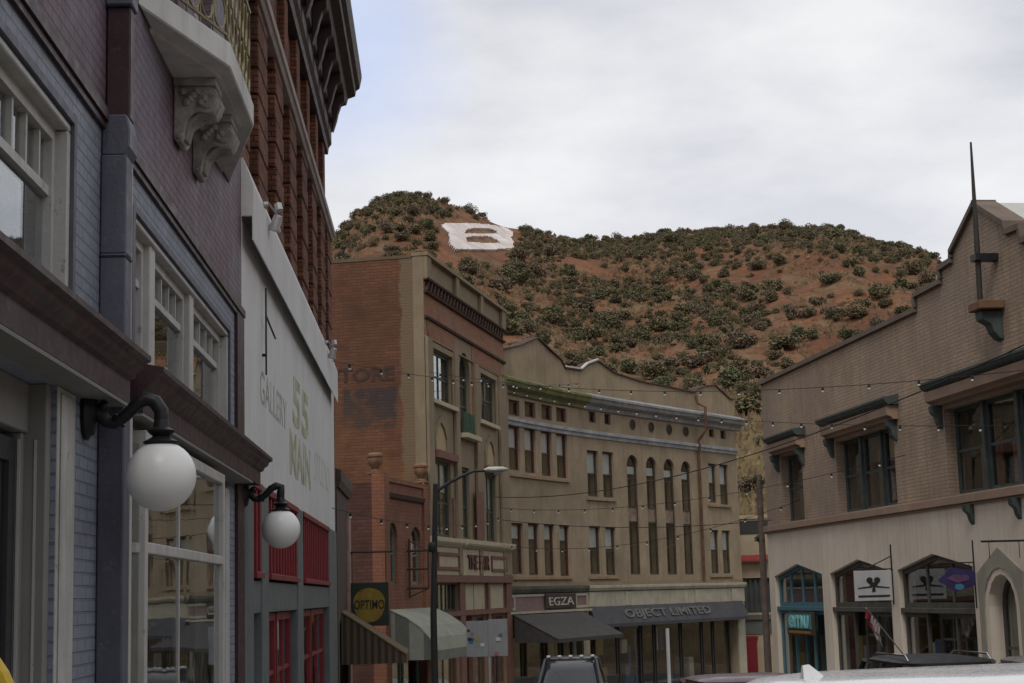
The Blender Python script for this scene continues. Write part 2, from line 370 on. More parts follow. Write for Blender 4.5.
# ------------------------------------------------------------------ ground
def grid(name, xs, ys, zf, mat, label=None):
    v = [(x, y, zf(x, y)) for y in ys for x in xs]; n = len(xs)
    f = [(j * n + i, j * n + i + 1, (j + 1) * n + i + 1, (j + 1) * n + i) for j in range(len(ys) - 1) for i in range(n - 1)]
    me = bpy.data.meshes.new(name); me.from_pydata(v, [], f); me.materials.append(mat); o = bpy.data.objects.new(name, me); COL.objects.link(o); o['kind'] = 'structure'; return o
EARTH = M('earth', (.16, .10, .06), .95, .3, .3, dirt=(.10, .09, .05))
grid('ground', [-3000, -400, -60, 0, 60, 400, 3000], [-3000, -60, 0, 20, 40, 66, 80, 300, 3000], lambda x, y: ground_z(y) - .03, EARTH)
ASPH = M('asphalt', (.05, .05, .052), .9, .25, 1.2, dirt=(.03, .03, .03), bump=.3, bs=60)
CONC = M('pavement_concrete', (.27, .26, .24), .9, .2, .8, dirt=(.14, .13, .12), bump=.2)
# street polygon between two kerb lines
kl = [(.95, -25), (.95, 0), (-.9, 38), (-.1, 50), (2.6, 62), (6.2, 70.5), (15.3, 82.5), (18, 86)]
kr = [(11.6, -25), (11.4, 0), (7.6, 30), (5.6, 46), (7.0, 55), (10.5, 61), (16, 66), (24, 76)]
def lerp_line(l, t):
    k = min(int(t), len(l) - 2); a, b = l[k], l[k + 1]; u = t - k; return (a[0] + (b[0] - a[0]) * u, a[1] + (b[1] - a[1]) * u)
def strip(name, la, lb, dz, mat, thick=0, kind='structure'):
    m = MB(); n = 42; L_ = []
    for k in range(n + 1):
        t = (len(la) - 1) * k / n; a = lerp_line(la, t); b = lerp_line(lb, t)
        L_.append([(a[0], a[1], ground_z(a[1]) + dz), (b[0], b[1], ground_z(b[1]) + dz)])
    for p, q in zip(L_, L_[1:]):
        if thick:
            dn = lambda c: (c[0], c[1], c[2] - thick)
            m.hexa([dn(p[0]), dn(p[1]), dn(q[1]), dn(q[0]), p[0], p[1], q[1], q[0]])
        else: m.poly([p[0], p[1], q[1], q[0]])
    o = m.build(name, mat); o['kind'] = kind; return o
strip('road', kl, kr, 0.0, ASPH)
cl_ = [((a[0] + b[0]) / 2 - .06, (a[1] + b[1]) / 2) for a, b in zip(kl, kr)]; cl2 = [(a[0] + .12, a[1]) for a in cl_]
strip('centre_line', cl_, cl2, .004, M('yellow_road_paint', (.5, .33, .05), .8, .2, 3))
off = lambda l, d: [(a[0] + d, a[1]) for a in l]
kerbm = M('kerb_stone', (.32, .31, .29), .9, .2, 1)
strip('kerb', off(kl, -.15), kl, .13, kerbm, .16); strip('kerb', kr, off(kr, .15), .13, kerbm, .16)
strip('pavement', [(-4, -25), (-3.2, 0), (-4.2, 38), (-3.2, 52), (-.8, 63), (2.8, 70.5), (11.8, 83), (14.5, 86.6)], off(kl, -.152), .126, CONC, .15)
strip('pavement', off(kr, .152), [(17, -25), (14.6, 0), (10.7, 30), (8.8, 46), (12.5, 54), (16, 58), (20, 62), (28, 72)], .126, CONC, .15)

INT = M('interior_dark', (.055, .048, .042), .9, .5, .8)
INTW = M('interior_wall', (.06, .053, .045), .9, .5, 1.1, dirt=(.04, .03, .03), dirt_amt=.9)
ROOF = M('flat_roof', (.12, .11, .10), .95)
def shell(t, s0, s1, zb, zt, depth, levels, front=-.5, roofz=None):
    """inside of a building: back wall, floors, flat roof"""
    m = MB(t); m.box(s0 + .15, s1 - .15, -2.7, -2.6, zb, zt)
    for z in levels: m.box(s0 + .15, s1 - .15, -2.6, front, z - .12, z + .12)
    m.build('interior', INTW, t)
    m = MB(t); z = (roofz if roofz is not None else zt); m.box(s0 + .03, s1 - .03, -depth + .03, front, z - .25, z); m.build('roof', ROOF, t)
def ptxt(frame, u, v, d=0): return frame.hit(u, v, d)

# ================================================================== 1. purple brick shop, near left
PURP = M('purple_painted_brick', (.132, .080, .104), .62, .18, 1.3, dirt=(.17, .17, .215), dirt_amt=.85, bump=1.0, bs=12, brick=(.22, .078, (.095, .055, .066), .010, .14), chip=(.16, .13, .13))
BLUE = M('bluegrey_painted_brick', (.20, .225, .285), .6, .12, 1.5, dirt=(.25, .265, .30), dirt_amt=.6, bump=1.0, bs=12, brick=(.22, .078, (.14, .155, .185), .008, .08), chip=(.13, .14, .165))
SLATE = M('slate_blue_paint', (.085, .088, .118), .55, .15, 3, streak=(.13, .13, .16), bump=.35, chip=(.15, .15, .17))
MAROON = M('maroon_paint', (.040, .016, .020), .5, .3, 3, dirt=(.05, .03, .032), bump=.4, bs=12, chip=(.075, .05, .045))
WHT = M('white_painted_wood', (.46, .455, .435), .5, .10, 4, streak=(.20, .195, .175), bump=.35, chip=(.20, .185, .16))
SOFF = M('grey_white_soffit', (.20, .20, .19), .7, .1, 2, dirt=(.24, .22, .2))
CONCW = M('white_painted_concrete', (.58, .58, .57), .75, .08, 2, dirt=(.34, .33, .31), streak=(.33, .32, .3), bump=.2, bs=18)
A = facade('purple_brick_shop', 'purple and blue-grey painted brick shop with white windows and balcony, nearest on the left', 'shop building', FL, 2.0, -.1)
opsA = [(4.3, 9.53, 3.30, 4.50), (11.45, 16.95, 3.30, 4.44), (4.2, 9.3, -.7, 2.899), (11.05, 16.9, -.75, 2.87)]
m = MB(A); m.wall(2, 18.17, -1.0, 4.78, opsA, 0, -.3); m.build('wall', BLUE, A, 'blue-grey painted brick lower wall')
m = MB(A); m.wall(2, 18.17, 4.78, 9.2, [(12.5, 13.6, 6.4, 8.3), (14.6, 15.7, 6.4, 8.3)], 0, -.3); m.box(2, 2.3, -9, -.3, -.5, 9.2); m.box(17.87, 18.17, -9, -.3, -1, 9.2); m.build('wall', PURP, A, 'purple painted brick upper wall')
m = MB(A); m.box(2, 18.17, .003, .05, 4.79, 4.87); m.box(2, 18.17, .003, .03, 4.74, 4.785); m.build('string_course', MAROON, A)
m = MB(A); m.box(17.55, 18.17, .003, .035, -.8, 4.78); m.build('corner_strip', MAROON, A)
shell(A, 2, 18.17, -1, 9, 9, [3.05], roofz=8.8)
for a, b in ((12.5, 13.6), (14.6, 15.7)): window(A, a, b, 6.4, 8.3, -.1, WHT, .08, 1, .5, blind=.4)
# window bays above the shopfront ledges
for (a, b, head) in ((7.95, 9.48, 4.46), (6.2, 7.8, 4.46), (4.4, 6.05, 4.46), (11.5, 12.42, 4.40), (12.66, 14.47, 4.40), (14.72, 16.88, 4.40)):
    window(A, a, b, 3.30, head, -.07, WHT, .085, 1, None, trans=4.06, ncol=5 if b - a > 1.2 else 3, blind=.30, depth=.09, bar=.028, bmat=INTW)
m = MB(A)
for a in (7.80, 6.05, 12.42, 14.47): m.box(a + .002, a + (.148 if a < 9 else .236), -.2, -.02, 3.3, 4.46 if a < 9 else 4.40)
for a, b, zt in ((4.3, 9.529, 4.497), (11.452, 16.948, 4.437)):
    m.box(a, b, -.16, .006, zt - .045, zt); m.box(b - .06, b, -.16, .006, 3.3, zt - .05)
m.build('window_casing', WHT, A, bevel=.008)
m = MB(A)
for b, zt in ((9.53, 4.5), (16.95, 4.44)): m.box(b + .0, b + .07, .003, .03, 3.3, zt + .07)
m.box(4.3, 9.53, .003, .03, 4.505, 4.56); m.box(11.33, 16.94, .003, .03, 4.445, 4.50); m.box(11.33, 11.44, .003, .05, 3.3, 4.44); m.build('window_surround', SLATE, A)
# pilaster
m = MB(A); m.box(10.42, 10.62, .003, .17, -.6, 3.88); m.box(10.41, 10.63, .003, .178, 3.88, 3.90); m.box(10.42, 10.62, .003, .17, 3.90, 4.56)
m.mould([(.003, 4.562), (.15, 4.562), (.185, 4.62), (.185, 4.74), (.165, 4.838), (.003, 4.838)], 10.44, 10.73)
m.box(10.52, 10.73, .003, .18, 5.62, 9.2); m.build('pilaster', SLATE, A, bevel=.01)
m = MB(A); m.box(10.56, 10.71, .003, .165, 4.84, 5.62); m.build('pilaster_panel', MAROON, A, bevel=.012)
m = MB(A); m.box(10.622, 10.70, .003, .172, -.55, 2.89); m.box(10.622, 10.64, .003, .172, 3.3, 4.55); m.build('edge_strip', WHT, A)  # lit front edge of the pilaster put in as white strips
# shopfront ledges
prof = [(-.02, 2.925), (.20, 2.925), (.20, 3.07), (.235, 3.085), (.245, 3.115), (.285, 3.14), (.295, 3.175), (.335, 3.19), (.335, 3.225), (.0, 3.29), (-.02, 3.29)]
for a, b in ((2.0, 10.44), (10.92, 18.25)):
    q = MB(A); q.mould(prof, a, b); q.build('shopfront_cornice', MAROON, A, smooth=False)
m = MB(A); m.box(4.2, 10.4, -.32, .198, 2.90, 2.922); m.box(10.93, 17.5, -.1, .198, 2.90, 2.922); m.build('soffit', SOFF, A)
# doorway bay with white post
m = MB(A); m.box(9.302, 9.74, -.10, .012, -.4, 2.898); m.box(9.34, 9.58, .012, .026, -.4, 2.86); m.build('door_post', WHT, A, bevel=.01)
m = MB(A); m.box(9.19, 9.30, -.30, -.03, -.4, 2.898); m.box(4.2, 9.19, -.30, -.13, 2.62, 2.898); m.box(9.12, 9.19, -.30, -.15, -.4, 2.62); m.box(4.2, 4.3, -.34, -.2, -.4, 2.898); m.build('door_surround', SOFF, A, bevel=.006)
m = MB(A); m.box(9.183, 9.189, -.095, -.08, -.4, 2.58); m.box(9.112, 9.119, -.17, -.155, -.4, 2.58); m.build('door_moulding', WHT, A)
dr = MB(A); dr.ring(outline(7.9, 9.11, -.42, 2.58), inset(outline(7.9, 9.11, -.42, 2.58), .13), -.22, -.18); dro = dr.build('door', M('dark_door', (.03, .03, .035), .4), A)
g = MB(A); g.box(8.0, 9.02, -.205, -.20, -.32, 2.48); g.build('pane', GLASS, dro, smooth=False)
window(A, 4.4, 7.7, .0, 2.58, -.28, WHT, .08, 2, None)
m = MB(A); m.box(4.3, 7.78, -.33, -.26, -.6, -.003); m.build('stall_riser', SLATE, A)
# shop window bay
bay = MB(A)
for (s, d) in ((11.22, .18), (15.3, .18)): bay.box(s - .05, s + .05, d - .10, d, -.75, 2.83)
bay.box(11.0, 11.07, -.02, .05, -.75, 2.83)
bay.box(11.272, 15.248, .09, .175, 2.0, 2.075); bay.box(11.272, 15.248, .08, .178, 2.74, 2.83)
bay.hexa([bay.P(11.075, .0, 2.0), bay.P(11.17, .15, 2.0), bay.P(11.17, .09, 2.0), bay.P(11.12, -.02, 2.0), bay.P(11.075, .0, 2.07), bay.P(11.17, .15, 2.07), bay.P(11.17, .09, 2.07), bay.P(11.12, -.02, 2.07)])
bay.box(12.84, 12.86, .125, .15, -.0, 2.735)
bay.box(15.36, 15.42, -.1, .15, -.75, 2.83); bay.box(16.6, 16.88, -.05, .03, -.75, 2.8)
bo = bay.build('shop_window', WHT, A, bevel=.006)
for a, b in ((11.275, 12.838), (12.862, 15.248)):
    for z0, z1 in ((-.02, 1.998), (2.077, 2.738)):
        g = MB(A); g.box(a, b, .13, .136, z0, z1); g.build('pane', GLASS, bo, smooth=False)
g = MB(A); g.hexa([g.P(11.07, .02, 0), g.P(11.17, .13, 0), g.P(11.165, .135, 0), g.P(11.065, .025, 0), g.P(11.07, .02, 2.74), g.P(11.17, .13, 2.74), g.P(11.165, .135, 2.74), g.P(11.065, .025, 2.74)]); g.build('pane', GLASS, bo, smooth=False)
g = MB(A); g.box(15.425, 16.6, -.02, -.014, -.02, 2.78); g.build('pane', GLASS, bo, smooth=False)
m = MB(A); m.box(11.275, 15.245, .10, .165, -.9, -.02); m.box(15.43, 16.59, -.1, .0, -.9, -.03); m.build('stall_riser', SLATE, A)
# balcony
zu = 6.06; pl = [(11.7, .0), (13.2, .50), (14.95, .50), (17.1, .0)]
bal = MB(A); bal.plan([(11.7, .004), (13.2, .50), (14.95, .50), (17.1, .004)], zu, zu + .22)
bo = bal.build('balcony', CONCW, A, bevel=.012)
st = MB(A); st.plan([(12.2, .004), (13.35, .40), (14.8, .40), (16.5, .004)], zu - .035, zu - .001); st.build('soffit_moulding', CONCW, bo)
CORB = M('grey_carved_stone', (.36, .355, .34), .85, .3, 9, dirt=(.12, .11, .10), bump=.7, bs=40)
for sc in (13.55, 14.62):
    c = MB(A); hw = .17
    c.box(sc - hw - .04, sc + hw + .04, .004, .36, zu - .10, zu - .037)
    prf = [(.004, -.10), (.32, -.10), (.355, -.14), (.375, -.20), (.365, -.27), (.325, -.32), (.27, -.335), (.22, -.32), (.17, -.33), (.13, -.37), (.105, -.42), (.09, -.48), (.085, -.53), (.065, -.57), (.03, -.58), (.004, -.55)]
    prf = [(d, zu + z) for d, z in prf]; n = len(prf)
    a_ = [c._p(c.P(sc - hw, d, z)) for d, z in prf]; b_ = [c._p(c.P(sc + hw, d, z)) for d, z in prf]
    c.f.append(a_); c.f.append(b_[::-1])
    for k in range(n): c.f.append([a_[k], b_[k], b_[(k + 1) % n], a_[(k + 1) % n]])
    for sd_ in (-1, 1):   # side scrolls
        c.lathe((sc + sd_ * hw, .285, zu - .215), [(.0, .0), (.085, .0), (.08, .012), (.05, .016), (.03, .010), (.0, .014)], 14, axis=(sd_, 0, 0))
        c.lathe((sc + sd_ * hw, .055, zu - .53), [(.0, .0), (.035, .0), (.03, .012), (.0, .014)], 12, axis=(sd_, 0, 0))
    for k in range(5): c.tube([(sc - .13 + .065 * k, .33, zu - .12), (sc - .13 + .065 * k, .372, zu - .21), (sc - .13 + .065 * k, .325, zu - .315), (sc - .12 + .06 * k, .22, zu - .325), (sc - .10 + .05 * k, .12, zu - .40), (sc - .07 + .035 * k, .085, zu - .54)], .024, 6)
    for k in range(7): c.ball((sc - hw - .01, .08 + .03 * k, zu - .15 - .03 * ((k * 3) % 4)), .035, 8)
    c.build('corbel', CORB, bo, bevel=.01, smooth=True)
GOLD = M('gilded_iron', (.20, .165, .085), .45, .3, 6, metal=.3)
IRON = M('black_iron', (.018, .018, .02), .45, .3, 8, metal=.2)
rl = MB(A); zr = zu + .24; path = [(11.75, .03), (13.2, .46), (14.95, .46), (17.0, .03)]
for h in (.05, .88): rl.tube([(s, d, zr + h) for s, d in path], .018, 6)
for (p, q) in zip(path, path[1:]):
    L_ = (FL.W(*p, 0) - FL.W(*q, 0)).length; n = max(2, int(L_ / .24))
    for k in range(n + 1):
        s, d = p[0] + (q[0] - p[0]) * k / n, p[1] + (q[1] - p[1]) * k / n
        rl.tube([(s, d, zr - .02), (s, d, zr + .88)], .009, 5)
        if k < n:
            s2, d2 = p[0] + (q[0] - p[0]) * (k + .5) / n, p[1] + (q[1] - p[1]) * (k + .5) / n; ds, dd = (q[0] - p[0]) / n * .46, (q[1] - p[1]) / n * .46
            for zc, rz_ in ((.22, .15), (.62, .2)):
                rl.tube([(s2 + ds * math.cos(a), d2 + dd * math.cos(a), zr + zc + rz_ * math.sin(a)) for a in [2 * math.pi * j / 14 for j in range(15)]], .010, 5)
rl.build('railing', GOLD, bo)

# ================================================================== 2. red brick block over the gallery
RBR = M('red_rustic_brick', (.175, .066, .036), .9, .4, 1.6, dirt=(.075, .034, .024), dirt_amt=.6, bump=.9, bs=20, brick=(.22, .08, (.06, .035, .028), .012, .25))
GAL = M('weathered_white_stucco', (.62, .62, .61), .85, .07, .9, dirt=(.48, .48, .47), streak=(.44, .44, .43), bump=.6, bs=9, chip=(.42, .42, .40))
STONE = M('pale_lintel_stone', (.30, .25, .23), .85, .2, 2, streak=(.18, .15, .14))
CORN = M('dark_painted_metal', (.038, .022, .024), .6, .35, 3, dirt=(.07, .04, .035))
GREYP = M('grey_painted_wood', (.115, .13, .135), .6, .15, 2, streak=(.19, .2, .2), bump=.1)
REDP = M('red_painted_wood', (.20, .020, .028), .5, .15, 3, streak=(.13, .015, .02))
E_ = facade('red_brick_block', 'tall red brick block with rusticated piers, dark bracketed cornice and a white gallery front below', 'building', FL, 18.2, -.8)
m = MB(E_); m.wall(18.2, 34.7, 3.06, 6.0, [], 0, -.3); m.build('wall', GAL, E_, 'flat white stucco wall with faded painted lettering')
m = MB(E_); m.mould([(-.3, 5.98), (.12, 5.98), (.12, 5.70), (.135, 5.70), (.135, 6.34), (.02, 6.66), (-.3, 6.66)], 18.22, 34.0); m.build('fascia', GAL, E_)
m = MB(E_); m.box(18.21, 34.0, .004, .119, 5.965, 5.978); m.build('fascia_soffit', M('soffit_shade_tone', (.16, .15, .14), .9), E_)  # underside shadow of the fascia put into this strip's dark colour
m = MB(E_)
for a, b in ((18.2, 19.1), (20.0, 20.8), (25.1, 26.1), (32.3, 34.7)): m.box(a, b, -.2, .03, -1.6, 3.055)
m.box(18.2, 34.7, -.2, .015, 1.52, 1.9); m.box(18.2, 34.7, -.25, -.1, 2.95, 3.05); m.build('shopfront_frame', GREYP, E_, bevel=.01)
m = MB(E_)
for a, b in ((19.1, 20.0), (20.8, 25.1), (26.1, 32.3)):
    m.box(a + .002, b - .002, -.1, .07, 1.93, 2.0); m.box(a + .002, b - .002, -.1, .05, 2.97, 3.05)
    n = max(2, round((b - a) / .42))
    for k in range(n + 1):
        s = a + .06 + (b - a - .12) * k / n; m.box(s - .05, s + .05, -.1, .02, 2.0, 2.97)
m.build('red_slatted_frieze', REDP, E_, bevel=.005)
m = MB(E_); m.box(19.1, 32.3, -.12, -.101, 1.92, 3.05); m.build('frieze_board', M('dark_red_board', (.16, .02, .028), .7), E_)
for a, b in ((19.15, 19.98), (20.9, 22.7), (22.9, 25.0), (26.3, 28.9), (29.1, 32.2)):
    window(E_, a, b, -1.3, 1.5, -.08, REDP if b - a > 1 else GREYP, .10, 2, .72, name='shop_window')
sh_ = MB(E_); sh_.box(18.2, 35.3, -.32, -.31, -1.6, -1.35); sh_.build('stall_riser', GREYP, E_)
upper = MB(E_); wops = []
ends = [19.55, 21.75, 24.05, 26.4, 28.75, 31.05, 33.3, 35.35]
for a in ends[:-1]: wops.append((a + .12, a + .88, 6.9, 9.2))
upper.wall(18.2, 35.35, 6.0, 9.45, wops, -.42, -.75)
uo = [(a - .55, a + .35, 9.95, rhead(a - .55, a + .35, 10.7)) for a in (20.1, 22.3, 24.6, 26.95, 29.3, 31.6, 33.9)]
upper.wall(18.2, 35.35, 9.45, 13.1, uo, -.28, -.75); upper.box(18.2, 18.5, -11, -.75, 5.5, 13.1); upper.box(35.0, 35.35, -11, -.75, -1.6, 13.1); upper.box(34.72, 35.35, -.75, -.02, -1.6, 5.9)
upper.build('wall', RBR, E_, 'red brick upper walls')
for a in ends[:-1]: window(E_, a + .12, a + .88, 6.9, 9.2, -.52, M('dark_sash', (.03, .022, .02), .5), .06, 1, .5, blind=.5)
for a, b, z, h in uo: window(E_, a, b, z, h, -.36, M('dark_sash', (.03, .022, .02), .5), .06, 1, None)
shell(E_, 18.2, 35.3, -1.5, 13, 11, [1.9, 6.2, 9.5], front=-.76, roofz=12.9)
for i, e in enumerate(ends):
    pr_ = MB(E_)
    a = max(18.22, e - 1.15); z = 6.7
    while z < 9.38:
        zz = min(z + .36, 9.40); k0 = .0
        jx = .012 * math.sin(i * 5 + z * 9); pr_.box(a + jx, e + jx, -.44, -.055 + jx * .5, z + .03, zz - .0)
        pr_.box(a + .035, e - .035, -.43, -.09, zz - .0, zz + .03); z += .36
    a2 = e - .85
    pr_.box(max(18.22, a2), e - .25, -.30, -.16, 9.70, 11.5)
    pr_.build('rusticated_pier', RBR, E_, bevel=.02)
m = MB(E_); m.mould([(-.75, 9.43), (-.03, 9.43), (.0, 9.50), (.03, 9.52), (.03, 9.66), (-.75, 9.72)], 18.2, 35.4); m.build('stone_ledge', STONE, E_)
m = MB(E_); m.mould([(-.4, 11.45), (-.12, 11.45), (-.10, 11.6), (-.04, 11.68), (-.04, 11.95), (.03, 12.0), (.03, 12.5), (.30, 12.58), (.34, 12.72), (.50, 12.78), (.52, 12.9), (.60, 12.96), (.65, 13.2), (.65, 13.28), (-.4, 13.4)], 18.2, 35.6); m.build('cornice', CORN, E_)
for k in range(12):
    s = 19.0 + k * 1.44; b = MB(E_)
    q = [(.034, 12.575), (.30, 12.575), (.31, 12.42), (.22, 12.34), (.16, 12.16), (.13, 12.02), (.06, 11.80), (.034, 11.74)]
    a_ = [b._p(b.P(s - .13, d, z)) for d, z in q]; b_ = [b._p(b.P(s + .13, d, z)) for d, z in q]; b.f += [a_, b_[::-1]]
    for j in range(len(q)): b.f.append([a_[j], b_[j], b_[(j + 1) % len(q)], a_[(j + 1) % len(q)]])
    b.build('bracket', CORN, E_, bevel=.01)
YG = M('faded_olive_letters', (.31, .32, .17), .9, .2, 6, dirt=(.6, .6, .58), dirt_amt=.95, streak=(.58, .58, .56), chip=(.6, .6, .58))
YG2 = M('ghost_letters', (.52, .53, .49), .9, .08, 8, dirt=(.6, .6, .59), dirt_amt=.8, chip=(.6, .6, .59))
GRL = M('faded_grey_letters', (.30, .31, .27), .9, .1, 6, dirt=(.58, .58, .57), dirt_amt=.95, chip=(.6, .6, .59))
lettering(E_, 'GALLERY', 20.1, 23.65, 4.08, 4.50, .001, GRL, 'painted_letters', .003)
lettering(E_, '55', 24.7, 27.75, 4.28, 5.05, .001, YG, 'painted_letters', .003, .03)
lettering(E_, 'MAIN', 24.15, 28.1, 3.50, 4.18, .001, YG, 'painted_letters', .003, .03)
lettering(E_, 'STUDIO', 29.1, 33.0, 3.75, 4.30, .001, YG2, 'painted_letters', .003)
m = MB(E_); m.tube([(20.38, .05, 4.45), (20.38, .05, 5.55)], .012, 6); m.tube([(20.38, .05, 5.2), (20.85, .12, 4.98)], .012, 6); m.tube([(20.38, .0, 4.7), (20.38, .06, 4.7)], .02, 6); m.build('sign_rod', IRON, E_)

# ================================================================== 3. narrow wooden shop beyond
WOOD = M('weathered_brown_wood', (.075, .055, .042), .85, .3, 3, streak=(.13, .10, .08), bump=.3)
PINK = M('faded_pink_paint', (.33, .22, .18), .85, .2, 3, streak=(.2, .13, .11))
D_ = facade('narrow_wooden_shop', 'low brown wooden shop squeezed between the white gallery front and the salmon brick building', 'shop building', FL, 35.4, -1.6)
m = MB(D_); m.wall(35.42, 39.9, -1.8, 4.05, [(36.0, 39.2, -1.6, 1.2)], 0, -.25); m.box(39.65, 39.9, -8, -.25, -1.8, 4.05); m.build('wall', WOOD, D_)
m = MB(D_); m.mould([(-.25, 4.05), (.05, 4.05), (.10, 4.2), (.10, 4.42), (-.25, 4.5)], 35.42, 40.0); m.build('cornice', WOOD, D_)
m = MB(D_); m.box(39.0, 39.9, .003, .06, -1.6, 3.7); m.build('edge_strip', PINK, D_)
shell(D_, 35.42, 39.9, -1.8, 4, 8, [1.6], front=-.26)
window(D_, 36.0, 39.2, -1.5, 1.2, -.1, WOOD, .1, 2, None, name='shop_window')
STRB = M('brown_awning_cloth', (.12, .085, .05), .95, .25, 5)
def stripes(name, c1, c2, width, axis=0):
    m, nt, b = _mat(name); tc = nt.nodes.new('ShaderNodeTexCoord'); sp = nt.nodes.new('ShaderNodeSeparateXYZ'); nt.links.new(tc.outputs['Object'], sp.inputs[0])
    a = nt.nodes.new('ShaderNodeMath'); a.operation = 'PINGPONG'; a.inputs[1].default_value = width; nt.links.new(sp.outputs[axis], a.inputs[0])
    g_ = nt.nodes.new('ShaderNodeMath'); g_.operation = 'GREATER_THAN'; g_.inputs[1].default_value = width / 2; nt.links.new(a.outputs[0], g_.inputs[0])
    c = mixc(nt, g_.outputs[0], c1, c2); f = maprange(nt, noise_node(nt, tc.outputs['Object'], 4, 5), .3, .75, 0, .5); c = mixc(nt, f, c, tuple(x * .6 for x in c1))
    nt.links.new(c, b.inputs['Base Color']); b.inputs['Roughness'].default_value = .95; return m
SB = stripes('brown_striped_cloth', (.095, .072, .045), (.032, .024, .018), .075, 1)
def awning(t, name, sa, sb, prof, drop, top_mat, side_mat, label=None):
    """cloth awning: profile (d,z) from wall to lip, valance, two side cheeks"""
    m = MB(t); th = .025
    up = prof + [(prof[-1][0], prof[-1][1] - drop)]; lo = [(d - .02, z - th) for d, z in prof] + [(prof[-1][0] - .025, prof[-1][1] - drop)]
    m.mould(up + lo[::-1], sa, sb); o = m.build(name, top_mat, t, label, smooth=False)
    for s in (sa, sb):
        c = MB(t); base = [(d, z - th - .002) for d, z in prof]; zb = prof[-1][1] - drop * .9
        pl_ = base + [(prof[-1][0] - .03, zb), (prof[0][0], zb)]
        a_ = [c._p(c.P(s + (.02 if s == sa else -.02), d, z)) for d, z in pl_]; b_ = [c._p(c.P(s + (.035 if s == sa else -.035), d, z)) for d, z in pl_]; c.f += [a_, b_[::-1]]
        for k in range(len(pl_)): c.f.append([a_[k], b_[k], b_[(k + 1) % len(pl_)], a_[(k + 1) % len(pl_)]])
        c.build('awning_cheek', side_mat, o)
    return o
awning(D_, 'awning', 36.5, 39.3, [(.003, 1.41), (1.42, .45)], .22, STRB, SB)

# ================================================================== 4. small salmon brick building
SALM = M('salmon_painted_brick', (.20, .088, .052), .85, .2, 1.2, dirt=(.12, .045, .03), dirt_amt=.6, bump=.4, brick=(.3, .1, (.15, .062, .038), .012, .08))
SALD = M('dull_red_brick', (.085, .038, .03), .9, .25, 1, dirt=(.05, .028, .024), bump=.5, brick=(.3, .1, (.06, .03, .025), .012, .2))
TERR = M('terracotta', (.17, .095, .055), .85, .3, 5)
SAGE = M('sage_green_sash', (.13, .16, .13), .6, .2, 4)
C_ = facade('small_salmon_brick_building', 'two storey salmon brick building with arched windows, corner urns and a grey-green awning', 'building', FB, -4.95, -2.0)
wa = rhead(-4.34, -3.42, 3.42, .42); wb = rhead(-1.98, -.86, 3.38, .42)
m = MB(C_); m.wall(-4.95, -.03, -2.3, 5.0, [(-4.34, -3.42, 2.05, wa), (-1.98, -.86, 2.05, wb), (-4.5, -.5, -2.1, 1.25)], 0, -.3)
m.box(-4.95, -4.4, .002, .07, -2.2, 5.22); m.box(-.62, -.03, .002, .07, -2.2, 5.22); m.box(-4.4, -.62, -.3, .05, 5.0, 5.14); m.box(-4.95, -4.4, -.3, .0, 5.0, 5.22); m.build('wall', SALM, C_)
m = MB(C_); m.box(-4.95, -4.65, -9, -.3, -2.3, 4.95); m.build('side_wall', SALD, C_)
m = MB(C_); m.mould([(.003, 4.52), (.08, 4.56), (.12, 4.68), (.003, 4.72)], -4.39, -.63); m.build('string_course', M('dark_brown_trim', (.055, .028, .02), .8), C_)
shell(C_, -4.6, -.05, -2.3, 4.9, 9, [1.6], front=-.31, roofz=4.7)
window(C_, -4.34, -3.42, 2.05, wa, -.1, SAGE, .09, 1, .5, blind=.45); window(C_, -1.98, -.86, 2.05, wb, -.1, SAGE, .09, 1, .5, blind=.45)
window(C_, -4.4, -2.6, -1.8, 1.1, -.2, SAGE, .1, 2, .8, name='shop_window'); window(C_, -2.4, -.6, -1.8, 1.1, -.2, SAGE, .1, 1, .8, name='shop_window')
up = [(.0, 0), (.17, 0), (.17, .04), (.10, .07), (.12, .14), (.20, .24), (.215, .36), (.205, .42), (.235, .44), (.235, .50), (.17, .55), (.0, .57)]
for s, d, z in ((-4.72, -.25, 5.2), (-.35, -.1, 5.2)): u_ = MB(C_); u_.box(s - .22, s + .22, d - .22, d + .22, z, z + .06); u_.lathe((s, d, z + .06), up, 18); u_.build('urn', TERR, C_)
SG = stripes('grey_green_striped_cloth', (.14, .145, .13), (.05, .055, .05), .42, 1); SGT = M('grey_green_canvas', (.175, .19, .155), .9, .12, 2, streak=(.12, .13, .11))
awning(C_, 'awning', -4.55, .30, [(.075, 1.34), (.55, 1.12), (.95, .85), (1.25, .52), (1.42, .16)], .28, SGT, SG)

# ================================================================== 5. tall plaster and brick building
TAN = M('tan_plaster', (.225, .175, .115), .9, .15, 1.1, dirt=(.155, .125, .085), streak=(.14, .115, .08), bump=.3, bs=12)
TAND = M('dark_brown_plaster', (.13, .095, .06), .9, .2, 1.1, dirt=(.09, .07, .05))  # darker brown plaster for the side wall coping
OBR = M('orange_brick', (.25, .105, .06), .9, .22, 1.2, dirt=(.22, .15, .10), dirt_amt=.8, bump=.4, brick=(.3, .1, (.18, .10, .07), .014, .15))
CREAM = M('cream_paint', (.40, .35, .25), .8, .1, 2, streak=(.28, .23, .16))
GRNS = M('dark_green_sash', (.045, .062, .05), .55, .2, 4); GRNP = M('green_balcony_panel', (.035, .075, .045), .6, .3, 3)
RBRN = M('reddish_brown_paint', (.15, .07, .05), .7, .2, 3, streak=(.09, .045, .035))
B_ = facade('tall_plaster_and_brick_building', 'tall narrow tan plaster building with orange brick bands and a blank red brick side wall', 'building', FB, 0, -2.2)
